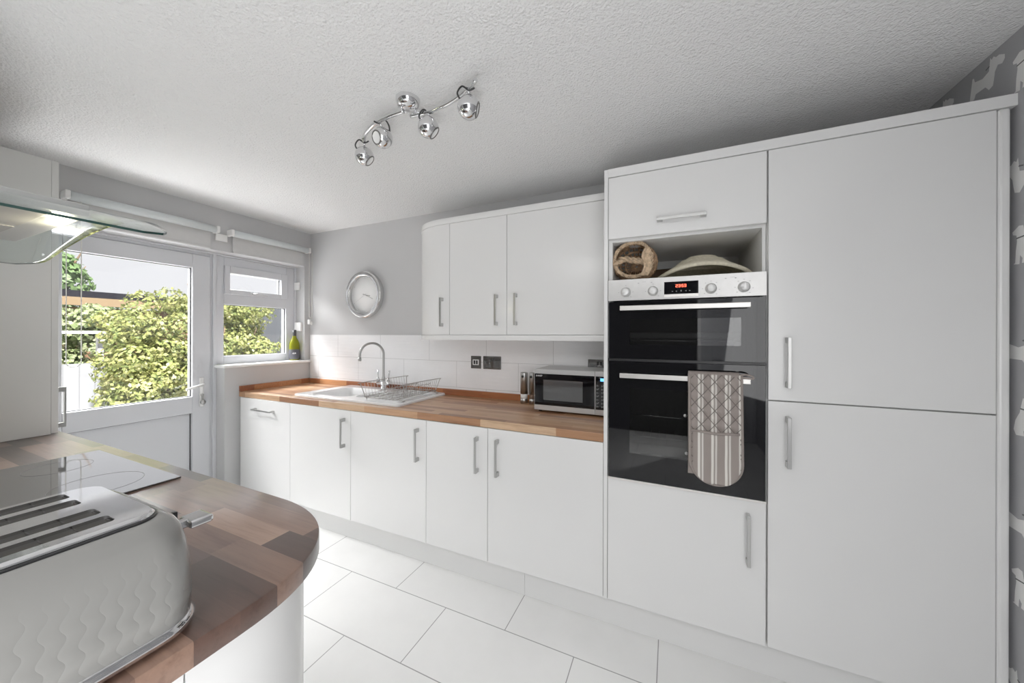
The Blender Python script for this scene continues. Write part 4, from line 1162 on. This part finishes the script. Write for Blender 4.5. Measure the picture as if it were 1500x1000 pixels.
for k, (c, d, at_) in enumerate(heads):
    d.normalize(); r = .0415
    q = Vector((0, 0, 1)).rotation_difference(d).to_matrix().to_4x4(); M = Matrix.Translation(c) @ q
    bm = BM(); prof = [(r*math.sin(a), -r*math.cos(a)) for a in [PI*.78*i/18 for i in range(19)]]; prof[0] = (0, -r)
    lathe(bm, prof, M=M, seg=36); hd = obj('spot_head', bm, chrome, t)
    re = prof[-1][0]; ze = prof[-1][1]
    bm = BM(); lathe(bm, [(re+.0012, ze-.003), (re+.002, ze), (re-.002, ze+.003), (re-.004, ze)], M=M, seg=36); obj('lens_ring', bm, darkst, hd)
    bm = BM(); lathe(bm, [(re-.003, ze), (.012, ze-.006), (0, ze-.004)], M=M, seg=30); obj('lens', bm, mat('lens_glass', (.85, .85, .84), .2) if 'lens_glass' not in MATS else MATS['lens_glass'], hd)
    bm = BM(); tube(bm, [(at_[0], at_[1], ZL), (c.x, c.y, c.z+r*.9)], .0045, 10); obj('stem', bm, chrome, hd)
    s = -1 if k != 1 else 1
    side_ = Rv*s
    bm = BM(); p0 = Vector((at_[0], at_[1], ZL))-side_*.022
    tube(bm, smooth_pts([p0, p0+Vector((0, 0, -.008))+side_*.02, p0+side_*.045+Vector((0, 0, .006)), p0+side_*.062+Vector((0, 0, -.018)), c+side_*.030+Vector((0, 0, .026))], 6), .0034, 6); obj('cable', bm, blackp, hd)

# ------------------------------------------------------------------ garden
bm = BM(); box(bm, -16, -.31, -8, 9, -.25, -.15)
o = struct('floor_garden', bm, ground); o.name = 'ground'
def leaves(bm, centers, n, size, seed):
    rnd = random.Random(seed)
    for _ in range(n):
        (c, rad) = rnd.choice(centers)
        u = rnd.uniform(-1, 1); th_ = rnd.uniform(0, 2*PI); s = math.sqrt(1-u*u); rr = rnd.uniform(.72, 1.06)
        nrm = Vector((s*math.cos(th_), s*math.sin(th_), u)); p = Vector(c)+Vector((nrm.x*rad[0], nrm.y*rad[1], nrm.z*rad[2]))*rr
        if p.z < -.13: continue
        nrm = (nrm+Vector((rnd.uniform(-.8, .8), rnd.uniform(-.8, .8), rnd.uniform(-.3, .9)))).normalized()
        a = nrm.orthogonal().normalized(); a = (Matrix.Rotation(rnd.uniform(0, 2*PI), 3, nrm) @ a); b_ = nrm.cross(a)
        L_ = size*rnd.uniform(.6, 1.3); W = L_*.34
        v = [bm.verts.new(p-a*L_*.5), bm.verts.new(p+b_*W-nrm*L_*.06), bm.verts.new(p+a*L_*.5-nrm*L_*.12), bm.verts.new(p-b_*W-nrm*L_*.06)]
        bm.faces.new(v)
def blobs(x0, x1, y0, y1, z0, z1, n, r, seed, topf=None):
    rnd = random.Random(seed); o = []
    while len(o) < n:
        x, y, z = rnd.uniform(x0, x1), rnd.uniform(y0, y1), rnd.uniform(z0, z1)
        if topf and z+r*.7 > topf(y): continue
        o.append(((x, y, z), (r*rnd.uniform(.7, 1.2), r*rnd.uniform(.7, 1.2), r*rnd.uniform(.6, 1.)))) 
    return o
def stems(bm, base, n, h, spread, r, seed):
    rnd = random.Random(seed)
    for k in range(n):
        a = rnd.uniform(0, 2*PI); e = Vector((spread[0]*math.cos(a), spread[1]*math.sin(a), h*rnd.uniform(.6, 1)))
        b = Vector(base)+Vector((rnd.uniform(-.1, .1), rnd.uniform(-.1, .1), 0))
        tube(bm, smooth_pts([b, b+e*.35+Vector((rnd.uniform(-.05, .05), 0, .1)), b+e*.7, b+e], 4), r, 6, radii=[r*(1-.8*i/12) for i in range(13)])
t = thing('garden_bush', 'large yellow-green leafy bush filling the view through the back door', 'bush', (-3.0, .5, -.15))
tf = lambda y: 2.02-.12*max(0, y-.9)-.45*max(0, .15-y)
bm = BM(); cs = blobs(-3.25, -2.7, -.36, 1.25, .05, 1.85, 190, .21, 5, tf)
leaves(bm, cs, 42000, .052, 11); obj('foliage', bm, leafy, t)
bm = BM(); stems(bm, (-3.0, .5, -.15), 12, 1.7, (.25, .6), .03, 3); obj('stems', bm, bark, t)
bm = BM()
rnd = random.Random(9)
for k in range(10):
    y = rnd.uniform(.25, .95); b0 = Vector((-2.9, y, 1.85)); e = b0+Vector((0, rnd.uniform(-.08, .08), rnd.uniform(.1, .24)))
    tube(bm, [b0, (b0+e)/2, e], .004, 4)
obj('top_twigs', bm, bark, t)
t = thing('garden_shrub', 'looser pale green shrub behind the fence at the left of the door pane', 'bush', (-5.5, -.05, -.15))
bm = BM(); leaves(bm, blobs(-5.8, -5.2, -.7, .5, .3, 1.72, 44, .24, 8), 7500, .09, 4); obj('foliage', bm, leaf_mat('pale_shrub_leaves', [(.3, (.08, .13, .05)), (.5, (.22, .28, .12)), (.6, (.38, .40, .27)), (.7, (.45, .33, .31))]), t)
bm = BM(); stems(bm, (-5.5, -.1, -.15), 7, 1.6, (.2, .4), .025, 6); obj('stems', bm, bark, t)
t = thing('garden_tree', 'tall tree with open crown beyond the shed', 'tree', (-10.5, 1.0, -.15))
bm = BM(); leaves(bm, blobs(-11, -10, -.6, 1.7, 1.6, 4.1, 26, .45, 18, lambda y: 4.4-1.9*max(0, y-.9)), 4200, .16, 14); obj('foliage', bm, leafd, t)
bm = BM(); tube(bm, [(-10.5, .6, -.15), (-10.5, .6, 2.0), (-10.5, .4, 4.0)], .1, 8, radii=[.14, .11, .03]); stems(bm, (-10.5, .6, 1.6), 8, 2.3, (.5, .9), .05, 2); obj('trunk', bm, bark, t)
# shed
t = thing('garden_shed', 'timber shed with dark flat roof behind the bush', 'shed', (-7.8, .3, -.15))
bm = BM(); box(bm, -8.6, -7.0, -1.9, 2.4, -.15, 1.86); obj('shed_walls', bm, shedw, t)
bm = BM(); box(bm, -8.9, -6.72, -2.2, 2.7, 2.03, 2.15); obj('roof', bm, roofm, t)
bm = BM(); box(bm, -6.76, -6.70, -2.2, 2.7, 1.88, 2.028); obj('fascia', bm, mat('pale_fascia', (.16, .11, .06), .7), t)
bm = BM(); box(bm, -3.62, -3.57, -1.9, .30, -.15, .99)
tag(obj('pale_fence', bm, fence_w, loc=(-3.6, -.9, -.15)), 'low pale grey-white board fence left of the bush', 'fence')
bm = BM(); box(bm, -3.75, -3.69, 1.0, 4.6, -.15, 1.93)
tag(obj('dark_fence', bm, fence_d, loc=(-3.7, 2.5, -.15)), 'dark blue-grey board fence behind the bush, seen through the window', 'fence')
t = thing('bird_table', 'pale wooden bird table standing behind the low fence', 'bird table', (-4.4, -.2, -.15))
bm = BM(); box(bm, -4.43, -4.37, -.11, -.05, -.15, 1.36); obj('post', bm, mat('pale_wood', (.5, .5, .52), .7), t)
bm = BM(); box(bm, -4.6, -4.2, -.50, -.03, 1.36, 1.40, .005); obj('table_top', bm, MATS['pale_wood'], t)

# ------------------------------------------------------------------ dining end behind the camera
bm = BM(); DX0, DX1 = 3.50, 4.02
box(bm, DX0-.06, DX0, YB, YB+.03, 0, 2.06, .004); box(bm, DX1, DX1+.03, YB, YB+.03, 0, 2.06, .004); box(bm, DX0, DX1, YB, YB+.03, 2.0, 2.06, .004)
d2 = struct('door_2', bm, upvc, 'white panelled interior door')
bm = BM(); box(bm, DX0, DX1, YB+.001, YB+.02, .005, 2.0)
for z0, z1 in ((.15, .85), (.95, 1.65), (1.73, 1.92)):
    for a in (DX0+.07, (DX0+DX1)/2+.03): box(bm, a, a+.16, YB+.018, YB+.026, z0, z1, .006)
struct('door_leaf', bm, upvc, None, d2)
bm = BM(); tube(bm, [(DX0+.06, YB+.02, 1.02), (DX0+.06, YB+.06, 1.02), (DX0+.17, YB+.06, 1.02)], .009, 10); struct('door_handle', bm, chrome, None, d2)

# ------------------------------------------------------------------ lights
def area(name, loc, rot, sx, sy, power, col=(1, 1, 1), spread=None):
    l = bpy.data.lights.new(name, 'AREA'); l.shape = 'RECTANGLE'; l.size = sx; l.size_y = sy; l.energy = power; l.color = col
    if spread: l.spread = spread
    o = bpy.data.objects.new(name, l); C.objects.link(o); o.location = loc; o.rotation_euler = rot
    return o
area('dining_ceiling_daylight', (2.6, -3.3, 2.28), (0, 0, 0), 1.8, 1.3, 21)  # added fill lamp facing down in the unseen dining end
area('garden_sky_light', (-1.3, -.9, 2.9), (0, math.radians(-48), 0), 1.2, 2.4, 400)  # added lamp hidden above the view, strengthens light entering by door and window
area('patio_bounce_light', (-1.1, -1.0, .05), (0, math.radians(-125), 0), 1.0, 2.0, 70)  # added lamp hidden below the panes, aimed up to brighten the ceiling
area('side_daylight', (3.98, -3.35, 1.45), (math.radians(97), 0, math.radians(66)), 1.3, 1.5, 19)  # added fill behind the camera, brightens the window side of the room
lo = area('low_bounce', (3.25, -2.95, .30), (0, 0, 0), 1.1, .8, 34); lo.rotation_euler = Vector((-.55, -.36, .75)).to_track_quat('-Z', 'Y').to_euler()  # added upward fill behind the camera, lifts the ceiling
for nm, y0, y1, z0, z1 in (('door_portal', -1.47, -.84, .88, 1.86), ('window_portal', -.66, -.14, 1.17, 1.86)):
    o = area(nm, (XG-.10, (y0+y1)/2, (z0+z1)/2), (0, math.radians(-90), 0), z1-z0, y1-y0, 1); o.data.cycles.is_portal = True
hl = bpy.data.lights.new('hood_bulb', 'POINT'); hl.energy = .7; hl.color = (1, .92, .62); hl.shadow_soft_size = .02
ho = bpy.data.objects.new('hood_bulb', hl); C.objects.link(ho); ho.location = (1.50, -1.865, 1.640)
sun = bpy.data.lights.new('sun', 'SUN'); sun.energy = 17; sun.angle = math.radians(4); sun.color = (1, .96, .88)
so = bpy.data.objects.new('sun', sun); C.objects.link(so); so.rotation_euler = (math.radians(12), math.radians(38), 0)

w = bpy.data.worlds.new('world'); bpy.context.scene.world = w; w.use_nodes = True
nt = w.node_tree; bg = nt.nodes['Background']
tc = N(nt, 'ShaderNodeTexCoord'); sp_ = N(nt, 'ShaderNodeSeparateXYZ'); L(nt, tc.outputs['Generated'], sp_.inputs[0])
c = ramp(nt, sp_.outputs[2], [(0, (.93, .94, .98)), (.25, (.95, .96, 1.)), (1, (.80, .88, 1.))])
L(nt, c, bg.inputs[0]); bg.inputs[1].default_value = .72

# ------------------------------------------------------------------ camera
F = 515.755; YAW = 1.1458
cam = bpy.data.cameras.new('camera'); co = bpy.data.objects.new('camera', cam); C.objects.link(co)
cam.sensor_width = 36; cam.lens = F*36/1500; cam.shift_y = -(500-490.558)/1500*1.0
cam.clip_start = .02; cam.clip_end = 100
D = Vector((-math.cos(YAW), math.sin(YAW), 0)); Rr = Vector((D.y, -D.x, 0)); U = Vector((0, 0, 1))
rl = .0025
R2 = Rr*math.cos(rl)+U*math.sin(rl); U2 = U*math.cos(rl)-Rr*math.sin(rl)
M = Matrix((R2, U2, -D)).transposed().to_4x4(); M.translation = Vector((3.0813, -2.2469, 1.3589))
co.matrix_world = M
bpy.context.scene.camera = co

vs = bpy.context.scene.view_settings
vs.view_transform = 'Standard'; vs.look = 'None'; vs.exposure = .40; vs.gamma = 1.15
bpy.context.scene.cycles.diffuse_bounces = 8
bpy.context.scene.cycles.max_bounces = 14
